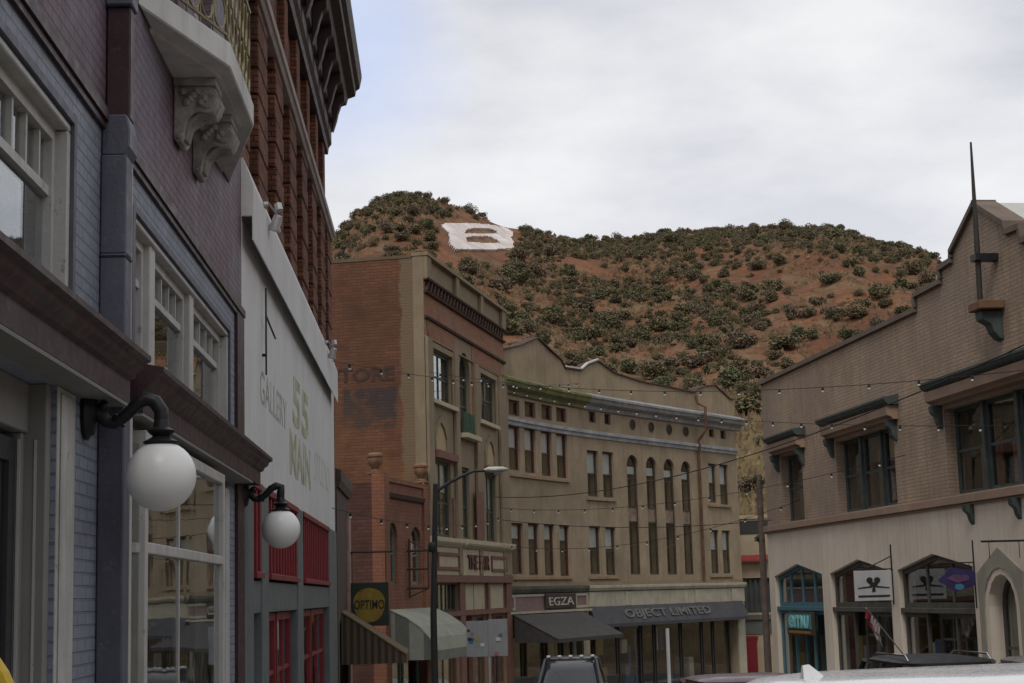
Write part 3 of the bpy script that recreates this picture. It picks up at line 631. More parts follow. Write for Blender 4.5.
aw = rhead(4.5, 6.0, 9.35, .75); ops = [(.85, 3.3, 7.98, 9.64), (4.5, 6.0, 7.2, aw), (7.4, 9.85, 7.94, 9.65), (.95, 3.0, 3.58, 6.06), (4.55, 5.6, 3.58, 6.06), (8.0, 9.62, 3.58, 6.06),
       (.4, 3.6, -2.3, 2.08), (4.3, 7.7, -2.3, 2.08), (8.0, 10.7, -2.3, 2.08)]
m = MB(B_); m.wall(0, 11.6, -2.4, 10.52, ops, 0, -.35); m.wall(0, 11.6, 11.8, 12.55, [], 0, -.35); m.build('wall', TAN, B_)
m = MB(B_); m.wall(0, 11.6, 10.52, 11.8, [], .0, -.35); m.build('brick_band', OBR, B_)
m = MB(B_)
for a, b, z0, z1 in ((.3, 3.9, 9.95, 10.50), (6.3, 11.0, 9.98, 10.50), (3.42, 4.2, 7.9, 9.9), (6.3, 7.1, 7.9, 9.9), (10.2, 10.9, 8.7, 9.7)): m.box(a, b, .003, .02, z0, z1)
m.box(.04, .5, .003, .02, 9.95, 10.2); m.build('brick_panel', OBR, B_, split=True)
m = MB(B_)
for a, b in ((0, .55), (3.85, 4.3), (7.5, 7.9), (11.0, 11.6)): m.box(a, b, .003, .13, 11.8, 12.55)
m.box(-.03, 11.65, -.38, .17, 12.55, 12.66); m.box(0, 11.6, .003, .06, 10.52 - .62, 10.52 - .58)
for a, b in ((0, .6), (3.5, 4.0), (6.45, 6.95), (10.3, 11.6)): m.box(a, b, .022, .12, 2.4, 9.9)
for s0, s1, z0, z1 in ((.6, 3.5, 9.66, 9.84), (7.15, 10.1, 9.67, 9.85), (.6, .83, 7.98, 9.66), (3.32, 3.49, 7.98, 9.66), (7.15, 7.38, 7.94, 9.67), (9.87, 10.1, 7.94, 9.67)): m.box(s0, s1, .022, .07, z0, z1)
m.build('pilaster', TAN, B_)
m = MB(B_); m.mould([(.0, 11.74), (.14, 11.78), (.16, 11.84), (.0, 11.86)], 0, 11.6); m.mould([(.0, 11.33), (.10, 11.36), (.12, 11.42), (.0, 11.44)], 0, 11.6); m.mould([(.0, 10.50), (.09, 10.53), (.11, 10.60), (.0, 10.62)], 0, 11.6)
k = 0.1
while k < 11.4: m.hexa([m.P(k, .003, 11.45), m.P(k + .12, .003, 11.45), m.P(k + .12, .10, 11.45), m.P(k, .10, 11.45), m.P(k + .14, .003, 11.73), m.P(k + .26, .003, 11.73), m.P(k + .26, .12, 11.73), m.P(k + .14, .12, 11.73)]); k += .42
m.build('moulding', M('dark_brown_trim', (.055, .028, .02), .8), B_)
m = MB(B_)
for a, b, z in ((.62, 3.72, 7.98), (7.2, 10.05, 7.94)): m.box(a, b, .022, .16, z - .14, z)
m.box(4.35, 6.4, .022, .30, 7.04, 7.2); m.build('sill', CREAM, B_, bevel=.01, split=True)
m = MB(B_)   # niches with pointed heads
for a, b in ((1.02, 2.4), (8.15, 9.4)):
    m.ring(outline(a - .16, b + .16, 6.32, phead(a - .16, b + .16, 6.85, 7.5)), outline(a, b, 6.40, phead(a, b, 6.8, 7.3)), .003, .07)
m.build('niche_surround', TAN, B_, split=True)
m = MB(B_)
for a, b in ((1.02, 2.4), (8.15, 9.4)): m.prism(outline(a, b, 6.40, phead(a, b, 6.8, 7.3)), .003, .012)
m.build('niche_panel', M('pale_yellow_plaster', (.36, .28, .16), .9, .15, 3), B_, split=True)
m = MB(B_); m.box(.8, 3.4, .003, .2, 6.10, 6.34); m.box(7.9, 9.8, .003, .2, 6.10, 6.28); m.box(3.1, 3.4, .003, .05, 3.6, 4.9); m.box(6.0, 7.0, .13, .17, 3.6, 5.3); m.build('brick_hood', RBRN, B_, split=True)
window(B_, .85, 3.3, 7.98, 9.64, -.1, GRNS, .1, 2, .5); window(B_, 4.5, 6.0, 7.2, aw, -.15, GRNS, .1, 1, [.35, .6], depth=.08); window(B_, 7.4, 9.85, 7.94, 9.65, -.1, GRNS, .1, 2, .5)
window(B_, .95, 3.0, 3.58, 6.06, -.1, GRNS, .1, 2, .45, blind=.4); window(B_, 4.55, 5.6, 3.58, 6.06, -.1, GRNS, .1, 1, .45); window(B_, 8.0, 9.62, 3.58, 6.06, -.1, GRNS, .1, 2, .45, blind=.5)
m = MB(B_); m.box(4.5, 6.1, .06, .12, 7.2, 7.95)
for k in range(9): m.box(4.55 + k * .18, 4.60 + k * .18, .12, .14, 7.2, 7.95)
m.build('balcony_panel', GRNP, B_)
m = MB(B_); m.mould([(.0, 3.24), (.10, 3.26), (.2, 3.36), (.24, 3.42), (.24, 3.54), (.0, 3.58)], -.05, 3.9); m.mould([(.0, 3.24), (.10, 3.26), (.26, 3.36), (.3, 3.42), (.3, 3.56), (.0, 3.60)], 3.95, 11.6); m.box(0, 11.6, .003, .08, 2.36, 3.24); m.build('shopfront_cornice', CREAM, B_)
m = MB(B_)
for a, b in ((.75, 3.55), (8.25, 10.75)): o_ = outline(a, b, 2.52, 3.08); m.ring(o_, inset(o_, .1), .081, .13)
for z0, z1, dd in ((2.12, 2.35, .16), (1.02, 1.18, .10)): m.box(0, 11.6, .003, dd, z0, z1)
for a, b in ((0, .4), (3.6, 4.3), (7.7, 8.0), (10.7, 11.6)): m.box(a, b, .003, .09, -2.3, 2.12)
m.box(5.7, 6.1, -.2, -.05, -2.3, 1.0); m.build('shopfront_trim', RBRN, B_)
lettering(B_, 'THE FAIR', 4.7, 7.9, 2.56, 3.06, .081, M('dark_brown_letters', (.10, .04, .03), .8), thick=.05, bold=.015)
m = MB(B_); m.box(4.32, 5.92, -.12, -.04, 1.19, 2.1); m.box(6.02, 7.68, -.12, -.04, 1.19, 2.1); m.box(8.02, 10.68, -.12, -.04, 1.19, 2.1); m.build('transom_panel', CREAM, B_, split=True)
window(B_, .42, 3.58, 1.19, 2.1, -.1, GRNS, .06, 6, None); window(B_, .42, 3.58, -1.6, 1.0, -.1, RBRN, .1, 2, None, name='shop_window')
window(B_, 4.35, 5.65, -2.2, 1.0, -.25, RBRN, .1, 1, .8, name='door'); window(B_, 6.15, 7.65, -1.6, 1.0, -.1, RBRN, .1, 1, None, name='shop_window'); window(B_, 8.05, 10.65, -1.6, 1.0, -.1, RBRN, .1, 2, None, name='shop_window')
shell(B_, .35, 11.5, -2.4, 12, 12, [2.2, 6.6], front=-.36, roofz=11.9)
# blank side wall: brick, plaster strip at the corner, weathered dark patch
def sidewall_mat():
    base = M('side_wall_brick', (.130, .058, .032), .92, .32, .8, dirt=(.070, .036, .024), dirt_amt=.7, bump=.5, brick=(.3, .1, (.10, .045, .03), .014, .16))
    nt = base.node_tree; b = nt.nodes['Principled BSDF']; src = b.inputs['Base Color'].links[0].from_socket
    tc = nt.nodes.new('ShaderNodeTexCoord'); sp = nt.nodes.new('ShaderNodeSeparateXYZ'); nt.links.new(tc.outputs['Object'], sp.inputs[0])
    n1 = noise_node(nt, tc.outputs['Object'], 1.6, 6, .7)
    ad = nt.nodes.new('ShaderNodeMath'); ad.operation = 'MULTIPLY_ADD'; nt.links.new(n1, ad.inputs[0]); ad.inputs[1].default_value = .55; nt.links.new(sp.outputs[1], ad.inputs[2])
    f = maprange(nt, ad.outputs[0], 1.02, 1.09, 1, 0); c = mixc(nt, f, src, (.150, .108, .068))
    # dark weathered patch where an old wall sign was
    def band(sock, lo, hi, soft):
        a = maprange(nt, sock, lo - soft, lo + soft, 0, 1); q = maprange(nt, sock, hi - soft, hi + soft, 1, 0)
        t = nt.nodes.new('ShaderNodeMath'); t.operation = 'MULTIPLY'; nt.links.new(a, t.inputs[0]); nt.links.new(q, t.inputs[1]); return t.outputs[0]
    n2 = noise_node(nt, tc.outputs['Object'], 2.2, 7, .7); g1 = band(sp.outputs[1], .95, 2.75, .05); g2 = band(sp.outputs[2], 9.25, 10.55, .06)
    t = nt.nodes.new('ShaderNodeMath'); t.operation = 'MULTIPLY'; nt.links.new(g1, t.inputs[0]); nt.links.new(g2, t.inputs[1])
    t2 = nt.nodes.new('ShaderNodeMath'); t2.operation = 'MULTIPLY'; nt.links.new(t.outputs[0], t2.inputs[0]); nt.links.new(maprange(nt, n2, .34, .50, 0, .92), t2.inputs[1])
    c = mixc(nt, t2.outputs[0], c, (.045, .036, .036))
    n3 = noise_node(nt, tc.outputs['Object'], .5, 5, .6); g3 = maprange(nt, sp.outputs[2], 8.5, 10.4, 1, 0)
    t3 = nt.nodes.new('ShaderNodeMath'); t3.operation = 'MULTIPLY'; nt.links.new(g3, t3.inputs[0]); nt.links.new(maprange(nt, n3, .42, .62, 0, .55), t3.inputs[1])
    c = mixc(nt, t3.outputs[0], c, (.20, .10, .04)); nt.links.new(c, b.inputs['Base Color']); return base
m = MB(B_); m.box(0, .34, -13, -.351, -2.4, 12.5); m.build('side_wall', sidewall_mat(), B_, 'blank red brick side wall with a plaster strip and a dark weathered patch')
m = MB(B_); m.box(-.008, -.001, -.352, -.002, -2.4, 12.54); m.build('corner_render', TAN, B_)
me = text_mesh('STORE', 1, .5, .03); xs = [v.co.x for v in me.vertices]; ys = [v.co.y for v in me.vertices]
for v in me.vertices:
    a = (v.co.x - min(xs)) / (max(xs) - min(xs)); b = (v.co.y - min(ys)) / (max(ys) - min(ys)); v.co = Vector((-.012 if v.co.z > 0 else -.001, 3.2 - 2.2 * a, 2.2 + 8.55 + .46 * b))
me.materials.clear(); me.materials.append(M('ghost_sign_letters', (.050, .032, .030), .95, .3, 6, dirt=(.10, .045, .03), dirt_amt=.5)); me.name = 'ghost_letters'; go_ = bpy.data.objects.new('ghost_letters', me); COL.objects.link(go_); go_.parent = B_.o
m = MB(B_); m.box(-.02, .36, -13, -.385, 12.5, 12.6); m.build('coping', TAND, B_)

# ================================================================== 6. long curved building
TAN2 = M('olive_tan_stucco', (.272, .216, .146), .92, .18, .9, dirt=(.155, .128, .085), dirt_amt=.7, streak=(.135, .105, .072), bump=.5, bs=8, chip=(.19, .155, .11))
CORG = M('peeling_cornice_paint', (.22, .225, .225), .85, .3, 2.5, dirt=(.10, .10, .10), streak=(.30, .31, .31))
YGRN = M('yellow_green_cornice_paint', (.145, .145, .06), .85, .35, 2.5, dirt=(.07, .07, .045), dirt_amt=.9)
BLUW = M('pale_blue_band_paint', (.30, .315, .335), .85, .25, 2.5, dirt=(.14, .14, .15))
DRED = M('dark_red_sash', (.075, .022, .02), .6, .25, 4); DBRN = M('dark_brown_sash', (.06, .04, .03), .6, .25, 4)
CREAM2 = M('dirty_cream_paint', (.36, .34, .26), .85, .12, 2, dirt=(.22, .20, .15), streak=(.2, .18, .13))
K_ = facade('long_curved_building', 'long curved olive tan building with stepped gables, four tall arched windows and a peeling cornice', 'building', FC, 0, -2.8)
H = lambda u, v, d=0: FC.hit(u, v, d)
ops = []; wins = []
def addw(u0, u1, vt, vb, mat, head=None, **k):
    uc = (u0 + u1) / 2; s0, s1 = H(u0, (vt + vb) / 2)[0], H(u1, (vt + vb) / 2)[0]; z1 = H(uc, vt)[1]; z0 = H(uc, vb)[1]
    hd = z1 if head is None else rhead(s0, s1, z1 - (s1 - s0) / 2, None, 8)
    ops.append((s0, s1, z0, hd)); wins.append((s0, s1, z0, hd, mat, k)); return s0, s1, z0, z1
for u0, u1, t, b in ((508.7, 519.4, 400, 415.5), (524.8, 535.3, 402, 417.5), (541.5, 551.7, 405, 420), (556.4, 566.4, 408, 422)): addw(u0, u1, t, b, DRED, rail=None)
for u0, u1, t, b in ((508.7, 520, 426, 470), (524.8, 536, 428, 473), (541.5, 552, 431, 476), (556.8, 567.5, 433.5, 478)): addw(u0, u1, t, b, DRED, blind=.48)
for u0, u1, t, b in ((512, 523.3, 523, 574), (528.7, 539.4, 523.5, 575), (544.5, 555, 524, 575.5), (560, 570, 525, 576)): addw(u0, u1, t, b, DRED, blind=.3)
for u0, u1, t, b in ((589, 595.7, 411.6, 422.5), (604.4, 610.6, 414, 424.5), (709, 714, 429.3, 437.3), (720.5, 725.7, 430.5, 439)): addw(u0, u1, t, b, DBRN, rail=None)
for u0, u1, t, b in ((587.5, 598.7, 450.6, 496.5), (603, 614, 452, 497.5), (708.8, 716.7, 463.7, 502.5), (720, 728.7, 464.6, 504.5)): addw(u0, u1, t, b, DBRN, blind=.5)
for u0, u1, t, b in ((590, 601, 526, 574), (605.8, 616.3, 527, 575), (711, 719.5, 530, 573.3), (722.8, 731, 530.5, 573.5)): addw(u0, u1, t, b, DBRN, blind=.45)
arches = []
for u0, u1, t in ((628.7, 640, 455), (647.9, 658.6, 457), (665.6, 676.5, 459), (683, 693, 461.3)): arches.append(addw(u0, u1, t, 574.5, DBRN, head=1, rail=[.24, .44, .56, .80], blind=.16))
ztop = lambda u, v: H(u, v)
OV = [(H(u, v), (H(u + 2.7, v)[0] - H(u - 2.7, v)[0]) / 2) for u, v in ((632.3, 424.5), (651, 427), (669, 429.5), (685.7, 431.5))]
prof_px = [(505, 353.6), (520, 346), (537, 338.3), (561, 360.5), (564.6, 368.5), (580.8, 371), (587, 365.5), (597.5, 361.5), (614.4, 373.5), (640, 382), (667, 387), (694.6, 393.2), (697, 389.5), (705, 386.5), (714.5, 385.5), (729.5, 399.3), (735.5, 400.3)]
tops = [ztop(u, v) for u, v in prof_px]; tops = [(max(0.0, min(CEND, s)), z) for s, z in tops]; tops[0] = (0.0, tops[0][1]); tops[-1] = (CEND, tops[-1][1])
SB_ = H(586, 600)[0]; print('CURVE', SB_, CEND)
ops_w = ops + [(.35, SB_ - .45, -2.9, .95), (SB_ + .25, CEND - .75, -2.9, 1.0)]
m = MB(K_); m.wall(0, CEND, -3.0, tops, ops_w, 0, -.45, 1.0); m.build('wall', TAN2, K_)
m = MB(K_)
for (sa, za), (sb, zb) in zip(tops, tops[1:]):
    if sb - sa > .02: m.hexa([m.P(sa, -.48, za + .002), m.P(sb, -.48, zb + .002), m.P(sb, .07, zb + .002), m.P(sa, .07, za + .002), m.P(sa, -.48, za + .06), m.P(sb, -.48, zb + .06), m.P(sb, .06, zb + .06), m.P(sa, .06, za + .06)])
m.build('coping', M('dark_brown_trim', (.055, .028, .02), .8), K_)
c = MB(K_); i5, i8 = 4, 8
for (sa, za), (sb, zb) in zip(tops[4:7], tops[5:8]): c.hexa([c.P(sa, -.05, za + .062), c.P(sb, -.05, zb + .062), c.P(sb, .08, zb + .062), c.P(sa, .08, za + .062), c.P(sa, -.05, za + .13), c.P(sb, -.05, zb + .13), c.P(sb, .08, zb + .13), c.P(sa, .08, za + .13)])
c.build('pale_gable_capping', WHT, K_)
cprof = [(.003, 9.42), (.10, 9.45), (.12, 9.60), (.34, 9.72), (.38, 9.86), (.44, 9.9), (.44, 9.99), (.10, 10.14), (.003, 10.16)]
sg_ = H(583, 397)[0]
m = MB(K_); m.mould(cprof, -.0, sg_); m.build('cornice', YGRN, K_, 'yellow-green stretch of cornice'); m = MB(K_); m.mould(cprof, sg_ + .01, CEND + .35); m.build('cornice', CORG, K_, 'peeling grey-white stretch of cornice')
m = MB(K_); m.mould([(.003, 8.22), (.06, 8.24), (.08, 8.36), (.15, 8.40), (.16, 8.52), (.003, 8.56)], .0, CEND); m.build('string_course', BLUW, K_)
for s0, s1, z0, hd, mat, k in wins: window(K_, s0, s1, z0, hd, -.10, mat, .055 if s1 - s0 < .6 else .08, 1, k.get('rail', .5), blind=k.get('blind', 0), bar=.03)
for (so_, zo_), ro_ in OV:
    el = [(so_ + ro_ * math.cos(a), zo_ + .24 * math.sin(a)) for a in [2 * math.pi * j / 16 for j in range(16)]]; m = MB(K_); m.ring(el, inset(el, .035), .003, .03); oo = m.build('oculus', DBRN, K_); m = MB(K_); m.prism(inset(el, .03), .004, .012); m.build('pane', M('dark_pane', (.012, .012, .012), .3), oo)
m = MB(K_)
for (s0, s1, z0, z1) in arches: zz = z0 + (z1 - z0) * .44; m.box(s0 + .02, s1 - .02, -.20, -.13, zz, zz + (z1 - z0) * .115)
m.build('spandrel_panel', M('faded_spandrel', (.16, .12, .09), .9, .5, 3, dirt=(.28, .22, .17)), K_, split=True)
m = MB(K_)
for u0, u1, v in ((507, 569, 477), (511, 572, 577), (586.5, 615.5, 498.5), (589, 618, 576.5), (707.5, 730.5, 505), (710, 732.5, 575)):
    s0, z0 = H(u0, v); s1, z1 = H(u1, v); z = H((u0 + u1) / 2, v)[1]; m.box(s0, s1, .003, .09, z - .10, z)
m.build('sill', M('sandstone_sill', (.24, .175, .105), .9, .2, 2), K_, split=True)
m = MB(K_); m.box(0, CEND, .003, .05, 1.98, 2.12); m.build('base_course', TAN, K_)
m = MB(K_); m.mould([(.003, 1.72), (.16, 1.74), (.22, 1.86), (.22, 1.96), (.003, 1.975)], SB_ + .02, CEND + .05); m.box(SB_ + .05, CEND, .003, .10, 1.05, 1.70)
for s in (SB_ + .1, SB_ + 3.2, SB_ + 9.5, CEND - 1.4): m.box(s, s + .55, .102, .15, 1.09, 1.66)
m.box(CEND - .72, CEND, -.3, .06, -2.9, 1.03); m.box(SB_ - .42, SB_ + .1, -.3, .05, -2.9, .93); m.build('shopfront_frieze', CREAM2, K_)
m = MB(K_); m.mould([(.003, 1.70), (.14, 1.72), (.2, 1.86), (.2, 1.96), (.003, 1.975)], .0, SB_); m.build('shopfront_cornice', M('dark_green_grey_paint', (.06, .065, .055), .8, .3, 2, dirt=(.16, .15, .11)), K_)
m = MB(K_); m.box(.0, SB_, .003, .08, 1.03, 1.69); m.build('fascia_board', M('dusty_mauve_board', (.17, .115, .105), .8, .15, 2), K_)
m = MB(K_)
for a, b in ((.05, .85), (SB_ - 1.1, SB_ - .05)): o_ = outline(a, b, 1.07, 1.66); m.ring(o_, inset(o_, .1), .081, .12)
m.box(.9, SB_ - 1.2, .081, .11, 1.58, 1.66); m.box(0, SB_, .082, .28, .93, 1.02); m.build('fascia_trim', CREAM2, K_)
BLK = M('black_awning_cloth', (.045, .042, .042), .95, .2, 3)
awning(K_, 'awning', .3, SB_ - .8, [(.285, .90), (2.1, -.02)], .14, BLK, BLK, 'black cloth awning')
SIGNM = M('charcoal_sign_board', (.045, .047, .054), .75, .2, 1.5)
m = MB(K_); m.mould([(.105, 1.08), (.14, 1.08), (.46, .34), (.46, .20), (.41, .20), (.105, .70)], SB_ + .1, CEND - .35); so = m.build('canopy', SIGNM, K_, 'charcoal canopy board with grey letters')
LET = M('grey_letters', (.105, .105, .10), .7, .2, 4)
me = None
def canopy_text(txt, sa, sb):
    me = text_mesh(txt, 1, .5, .012); xs = [v.co.x for v in me.vertices]; ys = [v.co.y for v in me.vertices]; x0, x1, y0, y1 = min(xs), max(xs), min(ys), max(ys)
    for v in me.vertices:
        a = (v.co.x - x0) / (x1 - x0); b = (v.co.y - y0) / (y1 - y0); s = sa + (sb - sa) * a; z = .46 + .46 * b; d = .14 + (1.08 - z) / .74 * .32 + (.05 if v.co.z > 0 else .012); v.co = K_.inv @ FC.W(s, d, z)
    me.name = 'lettering'; me.materials.clear(); me.materials.append(LET); bm = bmesh.new(); bm.from_mesh(me); bmesh.ops.recalc_face_normals(bm, faces=bm.faces); bm.to_mesh(me); bm.free()
    o = bpy.data.objects.new('lettering', me); COL.objects.link(o); o.parent = K_.o
canopy_text('OBJECT LIMITED', H(627, 615, .4)[0], H(712, 612, .4)[0])
m = MB(K_); s_, _z = H(668, 650, .45); m.lathe((s_, .45, -2.8), [(.14, 0), (.14, .15), (.085, .2), (.085, 2.8)], 14); s2_, _z = H(585, 650, .9); m.lathe((s2_, .4, -2.8), [(.1, 0), (.09, 3.1)], 12); m.build('column', M('pale_grey_column', (.36, .38, .38), .6, .1, 3), K_)
for a, b in ((.45, 2.2), (2.5, 4.2), (4.4, 5.6), (5.8, SB_ - .5)): window(K_, a, b, -2.5, .85, -.25, DBRN, .1, 1, .8, name='shop_window')
e = CEND
for a, b, nm in ((8.65, 10.6, 'shop_window'), (10.7, 12.6, 'shop_window'), (12.7, 13.8, 'door'), (13.9, 16.2, 'shop_window'), (16.3, 18.2, 'shop_window'), (18.3, 19.3, 'door'), (19.4, 21.0, 'shop_window'), (21.1, e - .8, 'shop_window')):
    if b > a + .3: window(K_, a, min(b, e - .78), -2.5, .80, -.3, M('black_shop_frame', (.03, .028, .026), .6), .08, 1, .82, name=nm)
rk = random.Random(8); DC = [M('display_%s' % n_, c_, .8) for n_, c_ in (('rust', (.16, .06, .03)), ('ochre', (.18, .12, .04)), ('grey', (.16, .16, .16)), ('pale', (.34, .31, .26)), ('blue', (.05, .08, .13)))]
def displays(t, a, b, zf, n, d0=-.55):
    for k in range(n):
        s = rk.uniform(a + .3, b - .3); w_ = rk.uniform(.12, .4); h = rk.uniform(.3, 1.1); z = zf + rk.choice([0, 0, .9, 1.5]); m = MB(t); m.box(s - w_, s + w_, d0 - rk.uniform(0, 1.2), d0 + .05, z, min(z + h, zf + 2.8)); m.build('shop_display', DC[rk.randrange(5)], t, bevel=.03)
displays(K_, .5, SB_ - .6, -2.5, 7); displays(K_, SB_ + .4, e - 1, -2.5, 16); displays(B_, .5, 3.5, -1.6, 4, -.5); displays(B_, 8.1, 10.6, -1.6, 4, -.5)
shell(K_, 0, e, -3, 10.5, 9, [1.7, 5.1], front=-.46, roofz=9.9)
m = MB(K_); m.box(e - .4, e - .002, -9, -.45, -3, 10.6); m.box(.01, .4, -9, -.45, -3, 10.6); m.build('side_wall', TAN2, K_)
m = MB(K_); s_, z_ = H(697, 393, .15); p_ = H(702, 580, .15)[0]; m.tube([(s_, .10, z_ - .1), (s_, .16, z_ - .5), (s_, .56, z_ - .7), (s_, .56, 9.2), (s_, .12, 8.7), (s_, .19, 8.4), (s_, .1, 8.0), (s_, .1, 2.1)], .07, 8); m.build('drainpipe', M('rusty_pipe', (.10, .05, .03), .8, .4, 3), K_)
# small hanging sign board on the fascia of the left shop
s0, z0 = H(545, 607, .12); s1, z1 = H(574.5, 594, .12)
SG1 = facade('fascia_sign', 'small dark sign with pale letters on the mauve fascia above the black awning', 'sign', FC, s0, 1.03)
m = MB(SG1); m.box(s0, s1, .125, .19, 1.09, 1.66); b_ = m.build('sign_board', M('dark_sign_board', (.035, .028, .026), .7), SG1, bevel=.01)
lettering(SG1, 'EGZA', s0 + .25, s1 - .2, 1.2, 1.53, .191, M('pale_sign_letters', (.36, .33, .27), .8), thick=.02, bold=.01)

# ================================================================== 7. building on the right
RUB = M('mauve_brown_painted_brick', (.325, .24, .172), .92, .24, .7, dirt=(.235, .185, .16), dirt_amt=.9, streak=(.155, .115, .085), bump=.9, bs=14, brick=(.27, .085, (.225, .165, .12), .009, .06), chip=(.24, .19, .145))
PST = M('pinkish_beige_stucco', (.56, .49, .41), .92, .08, .8, dirt=(.42, .35, .285), streak=(.36, .295, .235), bump=.25, bs=12)
PCH = M('dusty_peach_paint', (.26, .18, .13), .85, .15, 1.5, dirt=(.19, .135, .10))
DGR = M('dark_green_paint', (.048, .062, .058), .6, .3, 3, streak=(.07, .085, .08))
TEAL = M('teal_blue_paint', (.055, .135, .17), .65, .2, 3, streak=(.1, .2, .22)); GBR = M('dark_grey_brown_paint', (.07, .065, .055), .7, .25, 3)
Q_ = facade('pink_brick_gabled_building', 'mauve brown brick building with stepped gable above a beige shopfront of peaked openings', 'building', FR, 17.6, -1.0)
SC0 = 34.7
def mirror(lst): return lst + [tuple([2 * SC0 - a[1], 2 * SC0 - a[0]] + list(a[2:])) for a in lst if a[0] > SC0 + 1]
wspec = mirror([(32.2, 37.2, 3.58, 5.52), (40.45, 44.9, 3.58, 5.52), (47.95, 50.1, 3.58, 5.55)])
half = [(34.7, 9.62), (36.12, 8.84), (36.13, 8.66), (36.82, 8.62), (36.83, 8.32), (38.42, 8.30), (38.43, 7.95), (51.8, 7.95)]
tops = [(2 * SC0 - s, z) for s, z in half[::-1]][:-1] + half
dops = [(46.55, 51.2, 2.0, 2.33), (41.2, 45.85, 2.0, 2.33), (36.1, 40.65, 2.0, 2.33)]; 
ops = []
for a, b, z, p in mirror(dops): ops.append((a, b, -2.6, ghead(a, b, z, p)))
da, db = 33.95, 35.3; dh = rhead(da, db, 1.15, .66); ops.append((da, db, -2.6, dh))
m = MB(Q_); m.wall(17.6, 51.8, 3.34, tops, [(a, b, z0, z1) for a, b, z0, z1 in wspec], 0, -.4); m.box(51.4, 51.8, -14, -.4, -2.5, 7.9); m.box(17.6, 18, -14, -.4, -2.5, 7.9); m.build('wall', RUB, Q_, 'rough brick upper wall')
m = MB(Q_); m.wall(17.6, 51.8, -2.6, 3.34, ops, .04, -.4); m.build('wall', PST, Q_, 'smooth beige lower wall')
m = MB(Q_)
for (sa, za), (sb, zb) in zip(tops, tops[1:]):
    if sb - sa > .05: m.hexa([m.P(sa - .03, -.45, za + .002), m.P(sb + .03, -.45, zb + .002), m.P(sb + .03, .09, zb + .002), m.P(sa - .03, .09, za + .002), m.P(sa - .03, -.45, za + .12), m.P(sb + .03, -.45, zb + .12), m.P(sb + .03, .09, zb + .12), m.P(sa - .03, .09, za + .12)])
    else: m.box(min(sa, sb) - .05, max(sa, sb) + .05, -.45, .085, min(za, zb) + .12, max(za, zb) + .0)
m.build('coping', M('brown_stone_coping', (.13, .10, .08), .9, .2, 2), Q_)
m = MB(Q_); m.box(17.6, 51.85, .041, .15, 3.36, 3.54); m.box(17.6, 51.85, .041, .10, 3.31, 3.355); m.build('sill_band', PCH, Q_, bevel=.01)
for i, (a, b, z0, z1) in enumerate(wspec):
    hh = MB(Q_); x0, x1 = a - .48, b + .46
    hh.mould([(.003, 5.97), (.26, 5.97), (.28, 6.0), (.34, 6.03), (.36, 6.08), (.39, 6.10), (.39, 6.15), (.003, 6.22)], x0, x1); ho = hh.build('window_hood', DGR, Q_)
    hh = MB(Q_); hh.mould([(.003, 5.62), (.14, 5.62), (.16, 5.67), (.28, 5.72), (.30, 5.94), (.003, 5.965)], x0 + .08, x1 - .08); hh.build('hood_board', PCH, ho)
    for s in (a - .18, b + .18):
        c = MB(Q_); q = [(.003, 5.618), (.26, 5.618), (.24, 5.46), (.15, 5.38), (.12, 5.24), (.05, 5.12), (.003, 5.10)]
        c_a = [c._p(c.P(s - .09, d, z)) for d, z in q]; c_b = [c._p(c.P(s + .09, d, z)) for d, z in q]; c.f += [c_a, c_b[::-1]]
        for k in range(len(q)): c.f.append([c_a[k], c_b[k], c_b[(k + 1) % len(q)], c_a[(k + 1) % len(q)]])
        c.build('bracket', DGR, ho, bevel=.008)
    n = 3 if b - a > 3 else 1
    for k in range(n):
        g = .16; w_ = (b - a - g * (n - 1)) / n; sa = a + k * (w_ + g)
        window(Q_, sa, sa + w_, z0 + .002, z1, -.24, DGR, .09, 1 if n > 1 else 1, .5, blind=0, bar=.04)
        if k < n - 1: mm = MB(Q_); mm.box(sa + w_ + .002, sa + w_ + g - .002, -.32, -.17, z0 + .003, z1); mm.build('mullion', DGR, Q_)
    cu = MB(Q_)
    for k in range(int((b - a) / .9)):
        s = a + .3 + k * .9 + .2 * math.sin(k * 7 + i); 
        for j in range(4): cu.box(s + j * .09, s + j * .09 + .07, -.52 - .03 * (j % 2), -.50, z0 + .05, z0 + 1.05 + .5 * ((k + i) % 2))
    cu.build('curtain', CURT, Q_)
displays(Q_, 36.3, 40.5, -1.6, 7); displays(Q_, 41.4, 45.7, -1.6, 7); displays(Q_, 46.7, 51, -1.6, 5)
shell(Q_, 17.6, 51.8, -2.5, 7.4, 14, [3.3], front=-.42, roofz=7.3)
for a, b, z, p in mirror(dops):
    teal = a > 46; fm = TEAL if teal else GBR; near = a < 34
    hd = ghead(a + .003, b - .003, z - .003, p - .003)
    window(Q_, a + .003, b - .003, 1.1, hd, -.09, fm, .12, 4 if teal else 3, None, name='transom_window', bar=.07 if teal else .04)
    m = MB(Q_); m.box(a + .004, b - .004, -.12, .02, .98, 1.096); m.build('transom_bar', TEAL if teal else GBR, Q_, bevel=.008)
    w3 = (b - a) / 3
    window(Q_, a + .01, a + w3 - .05, -1.55, .975, -.09, fm, .1, 1, None, name='shop_window'); window(Q_, b - w3 + .05, b - .01, -1.55, .975, -.09, fm, .1, 1, None, name='shop_window')
    window(Q_, a + w3 - .03, b - w3 + .03, -2.0, .975, -.35, fm, .14, 2, .8, name='door')
    m = MB(Q_); m.box(a + .01, a + w3 - .05, -.26, -.15, -2.5, -1.555); m.box(b - w3 + .05, b - .01, -.26, -.15, -2.5, -1.555); m.build('stall_riser', fm, Q_)
m = MB(Q_)   # stone surround of the arched doorway
